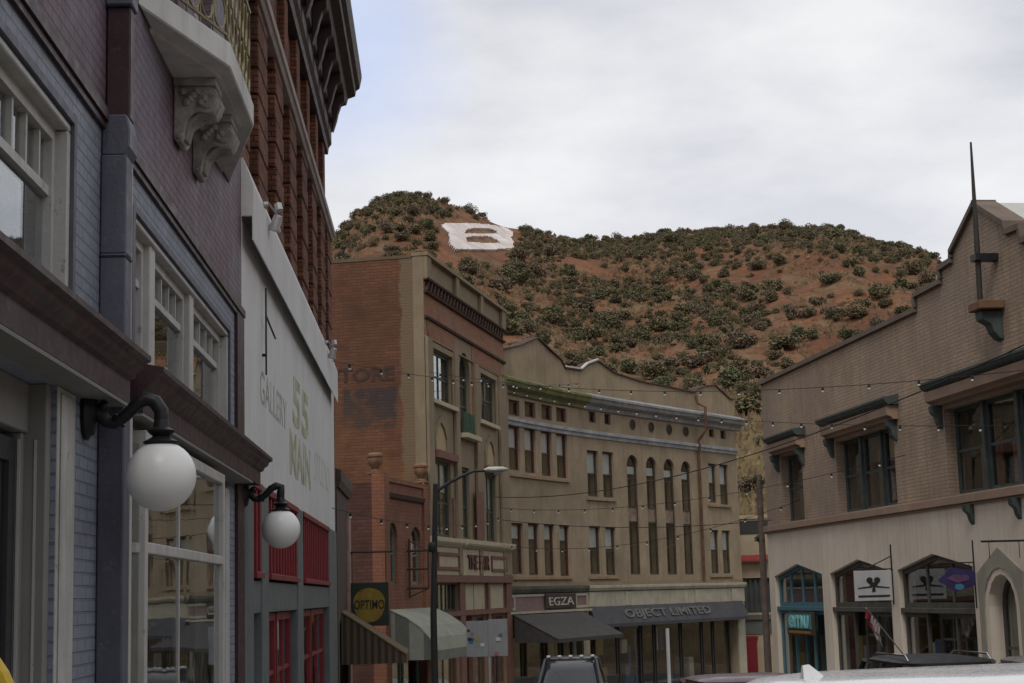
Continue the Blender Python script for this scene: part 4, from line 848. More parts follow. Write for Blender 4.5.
sr = ghead(da - .55, db + .55, 1.98, 2.46); o_ = outline(da - .55, db + .55, -2.3, sr); 
arch_w = MB(Q_); arch_w.wall(da - .45, db + .45, -2.3, ghead(da - .45, db + .45, 1.85, 2.36), [(da - .2, db + .2, -2.4, rhead(da - .2, db + .2, 1.1, .85))], .10, .042); arch_w.build('doorway_surround', M('grey_stone_surround', (.24, .225, .18), .9, .15, 2), Q_)
arch_w = MB(Q_); arch_w.wall(da - .199, db + .199, -2.3, rhead(da - .199, db + .199, 1.1, .849), [(da, db, -2.4, rhead(da, db, 1.15, .66))], .075, .041); arch_w.build('doorway_moulding', PST, Q_)
window(Q_, da + .003, db - .003, -2.2, rhead(da + .003, db - .003, 1.147, .657), -.22, GBR, .1, 1, [.45, .62], name='door')
m = MB(Q_)
for s in (35.9, 33.7 - .15, 2 * SC0 - 35.9 - 2):
    q = [(.042, 3.31), (.24, 3.31), (.22, 3.18), (.13, 3.10), (.1, 2.98), (.042, 2.88)]
    c_a = [m._p(m.P(s - .1, d, z)) for d, z in q]; c_b = [m._p(m.P(s + .1, d, z)) for d, z in q]; m.f += [c_a, c_b[::-1]]
    for k in range(len(q)): m.f.append([c_a[k], c_b[k], c_b[(k + 1) % len(q)], c_a[(k + 1) % len(q)]])
m.build('bracket', DGR, Q_, split=True)
m = MB(Q_); m.prism([(38.35, 7.4), (38.35, 8.82), (37.3, 8.5), (37.3, 7.4)], -1.4, -.5); m.build('roof_hatch', M('pale_sheet_metal', (.55, .55, .52), .5, .1, 2), Q_)
m = MB(Q_); m.prism([(33.2, 8.4), (36.2, 8.4), (34.7, 9.68)], -2.6, -.46); m.prism([(29.2, 7.4), (40.2, 7.4), (38.4, 8.35), (31, 8.35)], -3, -.46); m.build('gable_roof', M('pale_roofing', (.42, .42, .40), .8, .1, 2), Q_)
# EMU sign
s0, s1 = 47.35, 49.85
G_ = facade('shop_sign', 'turquoise lettered sign over the teal shop door on the right', 'sign', FR, s0, .44)
m = MB(G_); m.box(s0, s1, .045, .13, .30, .95); m.build('sign_board', M('dark_brown_board', (.04, .03, .02), .7), G_, bevel=.01)
m = MB(G_); m.box(s0 + .12, s1 - .12, .131, .15, .47, .90); m.build('sign_panel', M('turquoise_panel', (.05, .19, .21), .6, .2, 5), G_)
lettering(G_, 'emu', s0 + .3, s1 - .3, .50, .86, .151, M('pale_turquoise', (.20, .46, .46), .6), thick=.02, bold=.03)
m = MB(G_); m.box(s0 + .2, s1 - .2, .131, .145, .34, .42); m.build('sign_strip', M('ochre_strip', (.22, .12, .03), .7), G_)
# flagpole
FP = facade('flagpole', 'thin dark flagpole standing on a wooden box bracket high on the gable', 'flagpole', FR, 33.9, 7.4)
m = MB(FP); m.tube([(33.9, .40, 7.38), (33.86, .40, 8.6), (33.80, .40, 10.76)], [.062, .06, .022], 10); m.build('pole', M('dark_pole', (.03, .026, .024), .6), FP)
m = MB(FP); m.box(33.60, 34.22, .003, .54, 7.20, 7.38); m.build('box', M('orange_brown_wood', (.14, .075, .04), .8, .2, 4), FP, bevel=.015)
m = MB(FP); q = [(.003, 7.178), (.46, 7.178), (.44, 7.0), (.26, 6.9), (.2, 6.74), (.08, 6.6), (.003, 6.58)]
c_a = [m._p(m.P(33.76, d, z)) for d, z in q]; c_b = [m._p(m.P(34.08, d, z)) for d, z in q]; m.f += [c_a, c_b[::-1]]
for k in range(len(q)): m.f.append([c_a[k], c_b[k], c_b[(k + 1) % len(q)], c_a[(k + 1) % len(q)]])
m.build('bracket', DGR, FP, bevel=.01)
m = MB(FP); m.box(33.74, 34.02, .003, .50, 8.24, 8.38); m.build('clamp', IRON, FP)
# white hanging sign, purple hanging sign
def hanging_sign(name, label, u0, u1, vt, vb, frame, s, cat='sign', mat=None, thick=.05, rod_side=1, border=None, group=None):
    """board at right angles to the wall at distance s along it; the picture points give its reach and height"""
    p, n = frame.at(s); out_ = n * frame.sg; t = Thing(name, label, cat, (p.x, p.y, 0), math.atan2(out_.y, out_.x), None, group=group)
    def loc(u, v):   # meet the board's own vertical plane (perpendicular to the facade)
        r = CR * ((u - CX) / FPX) + CU * ((CY - v) / FPX) + CF; nn = Vector((-out_.y, out_.x)); lam = (p.dot(nn)) / (r.x * nn.x + r.y * nn.y)
        q = Vector((r.x * lam, r.y * lam)); return (q - p).dot(out_), EYE + r.z * lam
    return t, loc
def free_letters(t, txt, x0, x1, z0, z1, y, mat, thick=.01, name='lettering', bold=.01, sy=-1):
    me = text_mesh(txt, 1, .5, bold); xs = [v.co.x for v in me.vertices]; ys = [v.co.y for v in me.vertices]; a0, a1, b0, b1 = min(xs), max(xs), min(ys), max(ys)
    for v in me.vertices: v.co = Vector((x0 + (x1 - x0) * (v.co.x - a0) / (a1 - a0), y + (sy * thick if v.co.z > 0 else 0), z0 + (z1 - z0) * (v.co.y - b0) / (b1 - b0)))
    me.name = name; me.materials.clear(); me.materials.append(mat); bm = bmesh.new(); bm.from_mesh(me); bmesh.ops.recalc_face_normals(bm, faces=bm.faces); bm.to_mesh(me); bm.free()
    o = bpy.data.objects.new(name, me); COL.objects.link(o); o.parent = t.o; return o
# the board's local x points out from the wall; for the right-hand wall that is towards the left of the picture
t, loc = hanging_sign('hanging_sign', 'white hanging sign with a black branching emblem on the right building', 0, 0, 0, 0, FR, 41.0)
x1, zt = loc(853.5, 571); x0, _ = loc(891, 571); _, zb = loc(870, 601)
WSG = M('white_sign_face', (.36, .36, .37), .6, .06, 2, streak=(.25, .25, .26)); BLKP = M('black_sign_paint', (.015, .015, .017), .6)
yb = .03
m = MB(t); m.fr = None; m.box(x0, x1, -yb, yb, zb, zt); m.build('sign_board', WSG, t, bevel=.01)
m = MB(t); xc = (x0 + x1) / 2; 
m.tube([(.05, 0, zt + .62), (.05, 0, zb - .1)], .022, 8); m.tube([(.05, 0, zt + .34), (x1 - .35, 0, zt + .06), (x1, 0, zt + .03)], .014, 6); m.tube([(.05, 0, zt + .03), (x1, 0, zt + .03)], .014, 6); m.tube([(.0, 0, zt), (.08, 0, zt)], .04, 6); m.build('bracket_arm', IRON, t)
side = 1   # face looking back down the street (towards the camera)
camd = (t.inv @ EYEP).y; side = 1 if camd > 0 else -1
def disc(t, pts, y, th, name, mat, par=None):
    m = MB(t); a = [m._p((x, y, z)) for x, z in pts]; b = [m._p((x, y + th, z)) for x, z in pts]; m.f += [a, b[::-1]]
    for k in range(len(pts)): m.f.append([a[k], b[k], b[(k + 1) % len(pts)], a[(k + 1) % len(pts)]])
    return m
em = MB(t)
def addp(pts):
    a = [em._p((x, side * (yb + .002), z)) for x, z in pts]; b = [em._p((x, side * (yb + .012), z)) for x, z in pts]; em.f += [a, b[::-1]]
    for k in range(len(pts)): em.f.append([a[k], b[k], b[(k + 1) % len(pts)], a[(k + 1) % len(pts)]])
W_ = x1 - x0; H_ = zt - zb; ez = zb + H_ * .60
for dx in (-.10, .10): addp([(xc + W_ * (dx + .085 * math.cos(a)), ez + H_ * (.08 + .10 * math.sin(a))) for a in [math.pi * 2 * j / 12 for j in range(12)]])
addp([(xc - W_ * .14, ez + H_ * .02), (xc + W_ * .14, ez + H_ * .02), (xc + W_ * .08, ez - H_ * .12), (xc + W_ * .03, ez - H_ * .12), (xc + W_ * .05, ez - H_ * .30), (xc - W_ * .05, ez - H_ * .30), (xc - W_ * .03, ez - H_ * .12), (xc - W_ * .08, ez - H_ * .12)])
for sx in (-1, 1): addp([(xc + sx * W_ * .04, ez - H_ * .10), (xc + sx * W_ * .42, ez - H_ * .16), (xc + sx * W_ * .42, ez - H_ * .19), (xc + sx * W_ * .04, ez - H_ * .15)])
addp([(x0 + W_ * .08, zb + H_ * .13), (x1 - W_ * .08, zb + H_ * .13), (x1 - W_ * .08, zb + H_ * .19), (x0 + W_ * .08, zb + H_ * .19)])
em.build('emblem', BLKP, t)
t, loc = hanging_sign('hanging_sign', 'purple and blue lobed hanging sign on a thin bracket next to the arched doorway', 0, 0, 0, 0, FR, 36.0)
x1, zt = loc(938, 567); x0, _ = loc(977, 567); _, zb = loc(958, 592); xc = (x0 + x1) / 2; zc = (zt + zb) / 2; W_ = x1 - x0; H_ = zt - zb
pts = []
for j in range(48):
    a = 2 * math.pi * j / 48; rr = 1 + .10 * math.cos(5 * a + .4); pts.append((xc + W_ * .47 * math.cos(a) * (1 - .25 * max(0, -math.sin(a))) * rr, zc + H_ * .44 * math.sin(a) * rr))
disc(t, pts, -.03, .06, '', None).build('sign_board', M('purple_sign_paint', (.026, .018, .075), .6, .3, 6), t)
disc(t, [(xc + (x - xc) * .6, zc + (z - zc) * .35 + H_ * .03) for x, z in pts], side * .031, side * .012, '', None).build('sign_panel', M('violet_sign_paint', (.09, .045, .10), .6, .3, 8), t)
disc(t, [(xc + W_ * .12 * math.cos(a), zb + H_ * .2 + H_ * .13 * math.sin(a)) for a in [2 * math.pi * j / 10 for j in range(10)]], side * .031, side * .012, '', None).build('sign_badge', M('sky_blue_paint', (.04, .14, .22), .6), t)
m = MB(t); m.tube([(.04, 0, zt + .55), (.04, 0, zb - .35)], .025, 6); m.tube([(.04, 0, zt + .08), (x1, 0, zt + .08)], .014, 6)
for x in (xc - W_ * .3, xc + W_ * .3): m.tube([(x, 0, zt + .08), (x, 0, zt - .06)], .008, 5)
m.build('bracket_arm', IRON, t)
t, loc = hanging_sign('hanging_sign', 'empty dark iron sign bracket above the arched doorway at the right edge', 0, 0, 0, 0, FR, 33.2, cat='sign bracket')
x1, zt = loc(981, 541.5); x0, _ = loc(1020, 541.5); m = MB(t); m.tube([(.03, 0, zt), (x1, 0, zt)], .022, 6); m.tube([(.04, 0, zt + .05), (.04, 0, zt - .95)], .035, 8); m.tube([(.04, 0, zt - .42), (.12, 0, zt - .42)], .10, 8); m.build('bracket_arm', IRON, t)
m = MB(t); m.tube([(x1 * .85, 0, zt), (x1 * .85, 0, zt - .34)], .008, 5); m.tube([(x1 * .25, 0, zt), (x1 * .25, 0, zt - .34)], .008, 5); m.build('chain', IRON, t)

# ================================================================== 8. cream building where the street ends
EB = Thing('cream_end_building', 'cream building with a red awning seen in the gap where the street ends', 'building', (11.75, 87.5, -2.8), R(-10)); m = MB(EB)
m.fr = None
EC = M('pale_cream_render', (.34, .28, .19), .9, .12, 1.5, dirt=(.24, .19, .13))
m.box(-.6, 6.0, 0, 6, 0, 3.2); m.box(-.6, 6.0, 0, 6, 5.0, 8.1); m.box(-.6, -.2, 0, 6, 3.2, 5.0); m.box(1.6, 6, 0, 6, 3.2, 5.0); m.box(-.7, 6.1, -.06, 6.1, 8.1, 8.3); m.build('wall', EC, EB)
m = MB(EB); m.box(-.2, 1.6, .2, .3, 3.2, 5.0)
for k in range(7): m.box(-.15 + k * .26, -.05 + k * .26, .08, .2, 3.25, 4.95)
m.build('shutter', M('dark_grey_shutter', (.05, .055, .055), .7), EB)
m = MB(EB); m.box(-.5, 2.0, -.16, -.003, 2.85, 3.1); m.box(-.5, 2.0, -.05, -.003, 2.1, 2.8); m.build('ledge', M('dark_slate_ledge', (.09, .10, .09), .8), EB)
m = MB(EB); m.hexa([m.P(-.4, -.45, 5.85), m.P(1.4, -.45, 5.85), m.P(1.4, -.003, 5.85), m.P(-.4, -.003, 5.85), m.P(-.4, -.42, 5.95), m.P(1.4, -.42, 5.95), m.P(1.4, -.003, 6.2), m.P(-.4, -.003, 6.2)]); m.build('awning', M('bright_red_awning', (.19, .022, .022), .8), EB)
m = MB(EB); m.box(.0, .62, -.12, -.003, 0, 1.85); m.box(-.06, .68, -.14, -.003, 1.85, 2.0); m.build('door', M('red_door', (.17, .014, .02), .5, .1, 3), EB)
m = MB(EB); m.box(-.2, 1.5, -.03, -.003, 7.3, 8.0); m.build('window', M('dark_opening', (.03, .03, .028), .6), EB)
TB = M('tree_bark', (.10, .075, .065), .95, .3, 5, bump=.8); LEAF1 = M('dark_leaf', (.045, .055, .022), .85, .5, 2)

# ================================================================== hills
RIDGE = [(-700, 560), (-200, 470), (120, 360), (250, 290), (300, 262), (335, 238), (346, 228), (356, 219), (366, 210), (385, 202), (400, 198), (427, 197), (455, 206), (480, 216), (505, 226), (530, 231), (560, 238), (600, 242), (630, 240), (650, 236), (680, 231), (700, 231), (740, 229), (780, 226), (800, 229), (830, 231), (850, 235), (870, 242), (900, 249), (925, 254), (945, 264), (980, 285), (1024, 318), (1100, 370), (1300, 470), (1800, 560)]
RT = []
for u, v in RIDGE:
    r_ = CR * ((u - CX) / FPX) + CU * ((CY - v) / FPX) + CF; RT.append((math.atan2(r_.x, r_.y), r_.z / math.hypot(r_.x, r_.y)))
RT = [(a, max(t, .14 if a < 0 else .0)) for a, t in RT if R(-30) < a < R(24)]
RT = [(-math.pi, .16), (R(-120), .20), (R(-60), .22), (R(-35), .20)] + RT + [(R(34), .13), (R(50), .20), (R(90), .24), (R(130), .20), (math.pi, .16)]
def interp(tab, x):
    if x <= tab[0][0]: return tab[0][1]
    for (a, p), (b, q) in zip(tab, tab[1:]):
        if x <= b: return p + (q - p) * (x - a) / (b - a)
    return tab[-1][1]
RD = [(-math.pi, 320), (R(-60), 300), (R(-8), 320), (R(-3), 330), (R(2), 380), (R(5), 400), (R(10), 390), (R(14), 360), (R(30), 330), (R(60), 300), (math.pi, 320)]
R0 = 93.0
def hill_z(x, y):
    az = math.atan2(x, y); r = math.hypot(x, y + 0); rd = interp(RD, az); zr = EYE + interp(RT, az) * rd; fr_ = max(0, min(1, (abs(az) - R(35)) / R(20))); zb = -3.2 * (1 - fr_) - .5 * fr_
    if r <= R0: return zb - (R0 - r) * .6
    t = (r - R0) / (rd - R0)
    if t <= 1: z = zb + (zr - zb) * t * (1.10 - .10 * t)
    else: z = zr - (r - rd) * .22 - (r - rd) ** 2 * .0006; z = max(z, -6)
    k = max(0, min(1, t * 3)) * (1 if t < .75 else max(0, (1.02 - t) / .27))
    p = Vector((x * .018, y * .010, 0)); z += k * (noise.fractal(p + Vector((5, 2, 1)), 1.0, 2.0, 4) * 5.0 + noise.noise(Vector((x * .08, y * .05, 3))) * 1.6 - abs(noise.noise(Vector((x * .055 + y * .01, y * .012, 7)))) * 5.5 + noise.noise(Vector((x * .3, y * .22, 2))) * .5)
    return z
def soil():
    m, nt, b = _mat('red_hillside_soil'); tc = nt.nodes.new('ShaderNodeTexCoord'); v = tc.outputs['Object']
    c = mixc(nt, maprange(nt, noise_node(nt, v, .045, 8, .65), .38, .62, 0, 1), (.120, .052, .031), (.205, .090, .048))
    c = mixc(nt, maprange(nt, noise_node(nt, v, .11, 9, .75), .48, .60, 0, .8), c, (.18, .13, .075))
    c = mixc(nt, maprange(nt, noise_node(nt, v, .35, 8, .8), .50, .62, 0, .75), c, (.085, .052, .034))
    c = mixc(nt, maprange(nt, noise_node(nt, v, .9, 5, .8), .58, .70, 0, .5), c, (.27, .19, .14))
    c = mixc(nt, maprange(nt, noise_node(nt, v, .5, 6, .8), .50, .64, 0, .7), c, (.075, .066, .04))
    sp = nt.nodes.new('ShaderNodeSeparateXYZ'); nt.links.new(v, sp.inputs[0]); low = maprange(nt, sp.outputs[2], 15, 27, 1, 0)
    g = mixc(nt, maprange(nt, noise_node(nt, v, .30, 8, .75), .40, .62, 0, 1), (.16, .12, .06), (.10, .070, .042))
    c = mixc(nt, low, c, g); nt.links.new(c, b.inputs['Base Color']); b.inputs['Roughness'].default_value = .97; b.inputs['Specular IOR Level'].default_value = .1
    bp = nt.nodes.new('ShaderNodeBump'); bp.inputs['Distance'].default_value = .8; bp.inputs['Strength'].default_value = .7; nt.links.new(noise_node(nt, v, .7, 8, .7), bp.inputs['Height']); nt.links.new(bp.outputs[0], b.inputs['Normal'])
    return m
rs = [88, 93] + [93 + 3.2 * k for k in range(1, 105)] + [440, 480, 540, 620, 720, 850]
azs = [R(-180 + 5 * k) for k in range(24)] + [R(-60 + k * 2) for k in range(22)] + [R(-16 + .28 * k) for k in range(125)] + [R(20 + 2 * k) for k in range(20)] + [R(60 + 5 * k) for k in range(25)]
v = []; f = []
for a in azs:
    for r_ in rs: x, y = r_ * math.sin(a), r_ * math.cos(a); v.append((x, y, hill_z(x, y)))
n = len(rs)
for j in range(len(azs) - 1):
    for i in range(n - 1): f.append((j * n + i, (j + 1) * n + i, (j + 1) * n + i + 1, j * n + i + 1))
me = bpy.data.meshes.new('hills'); me.from_pydata(v, [], f); me.materials.append(soil())
for p in me.polygons: p.use_smooth = True
ho = bpy.data.objects.new('hills', me); COL.objects.link(ho); ho['kind'] = 'structure'
def project(p):
    d = Vector(p) - EYEP; z = d.dot(CF); return CX + FPX * d.dot(CR) / z, CY - FPX * d.dot(CU) / z
def on_hill(u, v):
    r_ = CR * ((u - CX) / FPX) + CU * ((CY - v) / FPX) + CF; h = math.hypot(r_.x, r_.y); q = r_ / h; lo = 95
    while lo < 460:
        if EYE + q.z * lo < hill_z(q.x * lo, q.y * lo): break
        lo += 2
    hi = lo; lo -= 2
    for _ in range(12):
        mid = (lo + hi) / 2
        if EYE + q.z * mid < hill_z(q.x * mid, q.y * mid): hi = mid
        else: lo = mid
    return Vector((q.x * hi, q.y * hi, EYE + q.z * hi))
# the painted letter on the hillside
S9 = 9.31
Bo = [(115, 165), (150, 145), (400, 143), (560, 158), (700, 178), (768, 222), (778, 250), (752, 277), (778, 312), (778, 372), (640, 386), (560, 392), (240, 388), (190, 338), (176, 232), (122, 188)]
Bh = [[(325, 238), (340, 203), (400, 188), (560, 193), (625, 215), (632, 240), (480, 242)], [(350, 322), (332, 278), (390, 264), (560, 268), (622, 300), (660, 328), (500, 330)]]
cv_ = lambda l: [(430 + x / S9, 210 + y / S9) for x, y in l]
def inside(p, poly):
    c = False; n = len(poly)
    for i in range(n):
        (x1, y1), (x2, y2) = poly[i], poly[(i + 1) % n]
        if (y1 > p[1]) != (y2 > p[1]) and p[0] < (x2 - x1) * (p[1] - y1) / (y2 - y1) + x1: c = not c
    return c
bo_, bh_ = cv_(Bo), [cv_(h) for h in Bh]; st_ = .8; vid = {}; lv = []; lf = []
def gv(i, j):
    if (i, j) not in vid: vid[(i, j)] = len(lv); p = on_hill(441 + i * st_, 224 + j * st_); lv.append((p.x, p.y, p.z + .50))
    return vid[(i, j)]
for i in range(96):
    for j in range(38):
        c = (441 + (i + .5) * st_, 224 + (j + .5) * st_); jx = c[0] + .5 * noise.noise(Vector((c[0] * .7, c[1] * .7, 1))); jy = c[1] + .5 * noise.noise(Vector((c[0] * .7, c[1] * .7, 9)))
        if inside((jx, jy), bo_) and not any(inside((jx, jy), h) for h in bh_): lf.append((gv(i, j), gv(i, j + 1), gv(i + 1, j + 1), gv(i + 1, j)))
me = bpy.data.meshes.new('hillside_letter'); me.from_pydata(lv, [], lf); me.materials.append(M('whitewashed_stones', (.52, .475, .455), .95, .16, .5, dirt=(.36, .28, .235), dirt_amt=.8, bump=.5, bs=2))
lo_ = bpy.data.objects.new('hillside_letter', me); COL.objects.link(lo_); sdm = lo_.modifiers.new('s', 'SOLIDIFY'); sdm.thickness = .55; sdm.offset = -1
setp(lo_, 'large white letter B of painted stones laid on the red hillside', 'letter')
# shrubs
def leafy(name, mat, n, seed, flat=.62, lobes=5, size=.13, root=True):
    rnd = random.Random(seed); vs = []; fs = []
    L_ = [(Vector((rnd.uniform(-.55, .55), rnd.uniform(-.55, .55), rnd.uniform(.32, .75))), rnd.uniform(.32, .52)) for _ in range(lobes)] + [(Vector((0, 0, .45)), .5)]
    for _ in range(n):
        c, r_ = L_[rnd.randrange(len(L_))]; d = Vector((rnd.gauss(0, 1), rnd.gauss(0, 1), rnd.gauss(0, 1))).normalized(); p = c + d * r_ * (rnd.random() ** .35); p.z = max(.02, p.z * flat * 1.5)
        if p.z < .1 and rnd.random() < .5: continue
        a = Vector((rnd.gauss(0, 1), rnd.gauss(0, 1), rnd.gauss(0, .7))).normalized(); b = a.cross(Vector((rnd.gauss(0, 1), rnd.gauss(0, 1), rnd.gauss(0, 1)))).normalized(); s = size * rnd.uniform(.6, 1.5)
        k = len(vs); vs += [p + a * s, p + b * s * .8, p - a * s * .9, p - b * s * .7]; fs.append((k, k + 1, k + 2, k + 3))
    me = bpy.data.meshes.new(name); me.from_pydata([tuple(q) for q in vs], [], fs); me.materials.append(mat); return me
def leafmat(name, a, b, sc=2.0):
    m, nt, bs = _mat(name); tc = nt.nodes.new('ShaderNodeTexCoord'); oi = nt.nodes.new('ShaderNodeObjectInfo')
    f_ = noise_node(nt, tc.outputs['Object'], sc, 3); c = mixc(nt, maprange(nt, f_, .35, .65, 0, 1), a, b)
    c = mixc(nt, maprange(nt, oi.outputs['Random'], 0, 1, 0, .45), c, tuple((x * .6 + .02) for x in (b[0] * 1.3, b[1], b[2] * .8)))
    nt.links.new(c, bs.inputs['Base Color']); bs.inputs['Roughness'].default_value = .9; bs.inputs['Specular IOR Level'].default_value = .15; return m
LMS = [leafmat('olive_shrub_leaf', (.115, .110, .064), (.168, .154, .092)), leafmat('green_shrub_leaf', (.100, .106, .060), (.145, .148, .082)), leafmat('greybrown_shrub_leaf', (.120, .102, .070), (.160, .136, .096))]
SHR = [leafy('hillside_shrub', LMS[i % 3 if i < 6 else 0], 1500, 11 + i, .55 + .05 * (i % 3), 3 + i % 4, .062) for i in range(8)]
SKY_ = [(329, 268), (331, 268), (422, 259), (427, 256), (503, 311), (506, 354), (536, 340), (561, 361), (640, 383), (694, 394), (714, 386), (744, 402), (745, 490), (763, 490), (764, 388), (915, 316), (941, 272), (976, 207)]
def density(u, v):
    if u < 520 and v < 262: d = .95 if not (350 < u < 520 and 216 < v < 262) else .42
    elif v < 262: d = .95
    else: d = .70
    if u > 690 and v > 258: d = .34
    if u > 790 and v > 262: d = .13
    if 740 < u < 800 and v > 330: d = .2
    if u > 690 and 300 < v < 335: d *= .8
    if 500 < u < 745 and v > 290: d = 1.0
    if 440 < u < 520 and 255 < v < 330: d = .30
    if inside((u, v), [(436, 220), (520, 220), (520, 264), (436, 264)]): d = 0
    if v > 395: d = .12
    return d
cands = []; rnd = random.Random(5); cell = {}
for _ in range(30000):
    az = R(rnd.uniform(-7, 17)); rd = interp(RD, az); r_ = R0 + (rd - R0 + 4) * rnd.random() ** .72 + 2; x, y = r_ * math.sin(az), r_ * math.cos(az); z = hill_z(x, y); u, v_ = project((x, y, z))
    if not (326 < u < 990 and v_ < 505): continue
    if v_ > interp(SKY_, u) + 7: continue
    if rnd.random() > density(u, v_) * max(.05, .42 + 1.3 * noise.noise(Vector((x * .05, y * .035, 4)))): continue
    w_ = rnd.choice([1.3, 1.7, 2.1, 2.7, 3.3, 4.2]) * rnd.uniform(.8, 1.15)
    if u < 520 and v_ < 262: w_ = min(w_, 3.0)
    ok = True; ci, cj = int(x // 6), int(y // 6)
    for a in (-1, 0, 1):
        for b in (-1, 0, 1):
            for (px_, py_, pw) in cell.get((ci + a, cj + b), ()):
                if (px_ - x) ** 2 + ((py_ - y) * .6) ** 2 < (.33 * (pw + w_)) ** 2: ok = False
    if not ok: continue
    cell.setdefault((ci, cj), []).append((x, y, w_)); cands.append((w_ / r_, x, y, z, w_, u, v_))
cands.sort(reverse=True); print('SHRUBS', len(cands))
def shrub_label(u, v, w_):
    if v < interp([(a, b + 14) for a, b in RIDGE], u): return 'dark shrub on the skyline of the red hill'
    if u < 440: return 'dark shrub on the left peak of the hill behind the tall brick building'
    if u < 560: return 'dark shrub below and beside the white letter on the hill'
    if u > 790: return 'dark shrub standing apart on the bare red slope at the right'
    return 'round olive shrub on the middle slope of the red hill'
for i, (q, x, y, z, w_, u, v_) in enumerate(cands[:300]):
    o = bpy.data.objects.new('hillside_shrub', SHR[i % len(SHR)]); COL.objects.link(o); o.location = (x, y, z - .15); o.rotation_euler = (0, 0, rnd.uniform(0, 6.28)); hs_ = rnd.uniform(.75, 1.15)
    o.scale = (w_ * .62, w_ * .62, w_ * .58 * hs_); lb = shrub_label(u, v_, w_); setp(o, lb, 'shrub', 'shrubs: ' + lb)
rest = cands[300:]; vs = []; fs = []
for i, (q, x, y, z, w_, u, v_) in enumerate(rest):
    src = SHR[i % len(SHR)]; a = rnd.uniform(0, 6.28); ca, sa = math.cos(a), math.sin(a); base = len(vs); co = [v.co for v in src.vertices]; np_ = len(src.polygons)
    for p in src.polygons:
        if rnd.random() < .55:
            k = len(vs)
            for vi in p.vertices: c = co[vi]; s_ = w_ * .62; vs.append((x + (c.x * ca - c.y * sa) * s_, y + (c.x * sa + c.y * ca) * s_, z - .15 + c.z * w_ * .58))
            fs.append((k, k + 1, k + 2, k + 3))
me = bpy.data.meshes.new('hillside_scrub'); me.from_pydata(vs, [], fs); me.materials.append(leafmat('scrub_leaf', (.100, .096, .056), (.150, .136, .082), .08)); o = bpy.data.objects.new('hillside_scrub', me); COL.objects.link(o)
setp(o, 'small scattered scrub covering the red hillside', 'scrub', kind='stuff')
# weeds, tufts and loose stones over the whole slope
vs = []; fs = []
for _ in range(42000):
    az = R(rnd.uniform(-7, 17)); rd = interp(RD, az); r_ = R0 + (rd - R0) * rnd.random() ** .7 + 2; x, y = r_ * math.sin(az), r_ * math.cos(az)
    if noise.noise(Vector((x * .06, y * .05, 8))) + rnd.uniform(-.35, .35) < .06: continue
    z = hill_z(x, y); pu, pv = project((x, y, z))
    if 436 < pu < 522 and 221 < pv < 262: continue
    if pu > 690 and pv > 255 and rnd.random() < .5: continue
    s_ = rnd.choice([.2, .3, .45, .7]) * rnd.uniform(.7, 1.3)
    for q_ in range(3):
        a = rnd.uniform(0, 6.28); k = len(vs); c_, d_ = math.cos(a) * s_, math.sin(a) * s_; ox, oy = rnd.uniform(-s_, s_), rnd.uniform(-s_, s_)
        vs += [(x + ox - c_ * .7, y + oy - d_ * .7, z - .05), (x + ox + c_ * .7, y + oy + d_ * .7, z - .05), (x + ox + c_ * .3, y + oy + d_ * .3, z + s_ * rnd.uniform(.6, 1.1))]; fs.append((k, k + 1, k + 2))
def weedmat():
    m, nt, b = _mat('weed_blades'); tc = nt.nodes.new('ShaderNodeTexCoord'); v = tc.outputs['Object']
    c = mixc(nt, maprange(nt, noise_node(nt, v, .35, 4, .8), .44, .58, 0, 1), (.12, .085, .048), (.20, .125, .07)); c = mixc(nt, maprange(nt, noise_node(nt, v, .8, 3, .8), .5, .6, 0, .8), c, (.26, .19, .14))
    nt.links.new(c, b.inputs['Base Color']); b.inputs['Roughness'].default_value = .95; b.inputs['Specular IOR Level'].default_value = .1; return m
me = bpy.data.meshes.new('hillside_weeds'); me.from_pydata(vs, [], fs); me.materials.append(weedmat()); o = bpy.data.objects.new('hillside_weeds', me); COL.objects.link(o); setp(o, 'low weeds and loose stones strewn over the red hillside', 'weeds', kind='stuff')
# dry grass tufts on the low yellow slope
vs = []; fs = []
for _ in range(3800):
    az = R(rnd.uniform(6.5, 12)); r_ = rnd.uniform(100, 175); x, y = r_ * math.sin(az), r_ * math.cos(az); z = hill_z(x, y); h = rnd.uniform(.25, .8); w_ = rnd.uniform(.08, .25); k = len(vs); dx, dy = rnd.uniform(-.2, .2), rnd.uniform(-.2, .2)
    vs += [(x - w_, y, z), (x + w_, y, z), (x + dx, y + dy, z + h)]; fs.append((k, k + 1, k + 2))
me = bpy.data.meshes.new('dry_grass'); me.from_pydata(vs, [], fs); me.materials.append(M('dry_grass_blades', (.17, .13, .07), .95, .35, .2)); o = bpy.data.objects.new('dry_grass', me); COL.objects.link(o); setp(o, 'yellow dry grass on the low slope behind the buildings', 'grass', kind='stuff')

# ================================================================== climbing tree trunk at the corner
T = Thing('utility_pole', 'thin brown pole with ivy clumps at the far corner of the mauve brick building', 'pole', (7.70, 52.25, ground_z(52) + .1))
m = MB(T); m.tube([(0, 0, 0), (.0, 0, 3.4), (.0, 0, 7.3)], [.12, .11, .10], 10); m.build('post', TB, T)
fo = leafy('foliage', leafmat('ivy_leaf', (.035, .05, .022), (.06, .075, .034), 6), 420, 77, .6, 5, .12)
for x, z, s in ((.0, 7.1, .22), (-.05, 5.25, .18)):
    o = bpy.data.objects.new('foliage', fo); COL.objects.link(o); o.parent = T.o; o.location = (x, 0, z - s * .4); o.scale = (s, s, s * 1.3)
T2 = Thing('tree', 'small round dark tree on the slope behind the cream end building', 'tree', (14.6, 103, hill_z(14.6, 103)))
m = MB(T2); m.tube([(0, 0, 0), (.05, 0, 1.5), (0, .1, 2.6)], [.16, .12, .05], 7); m.build('trunk', TB, T2)
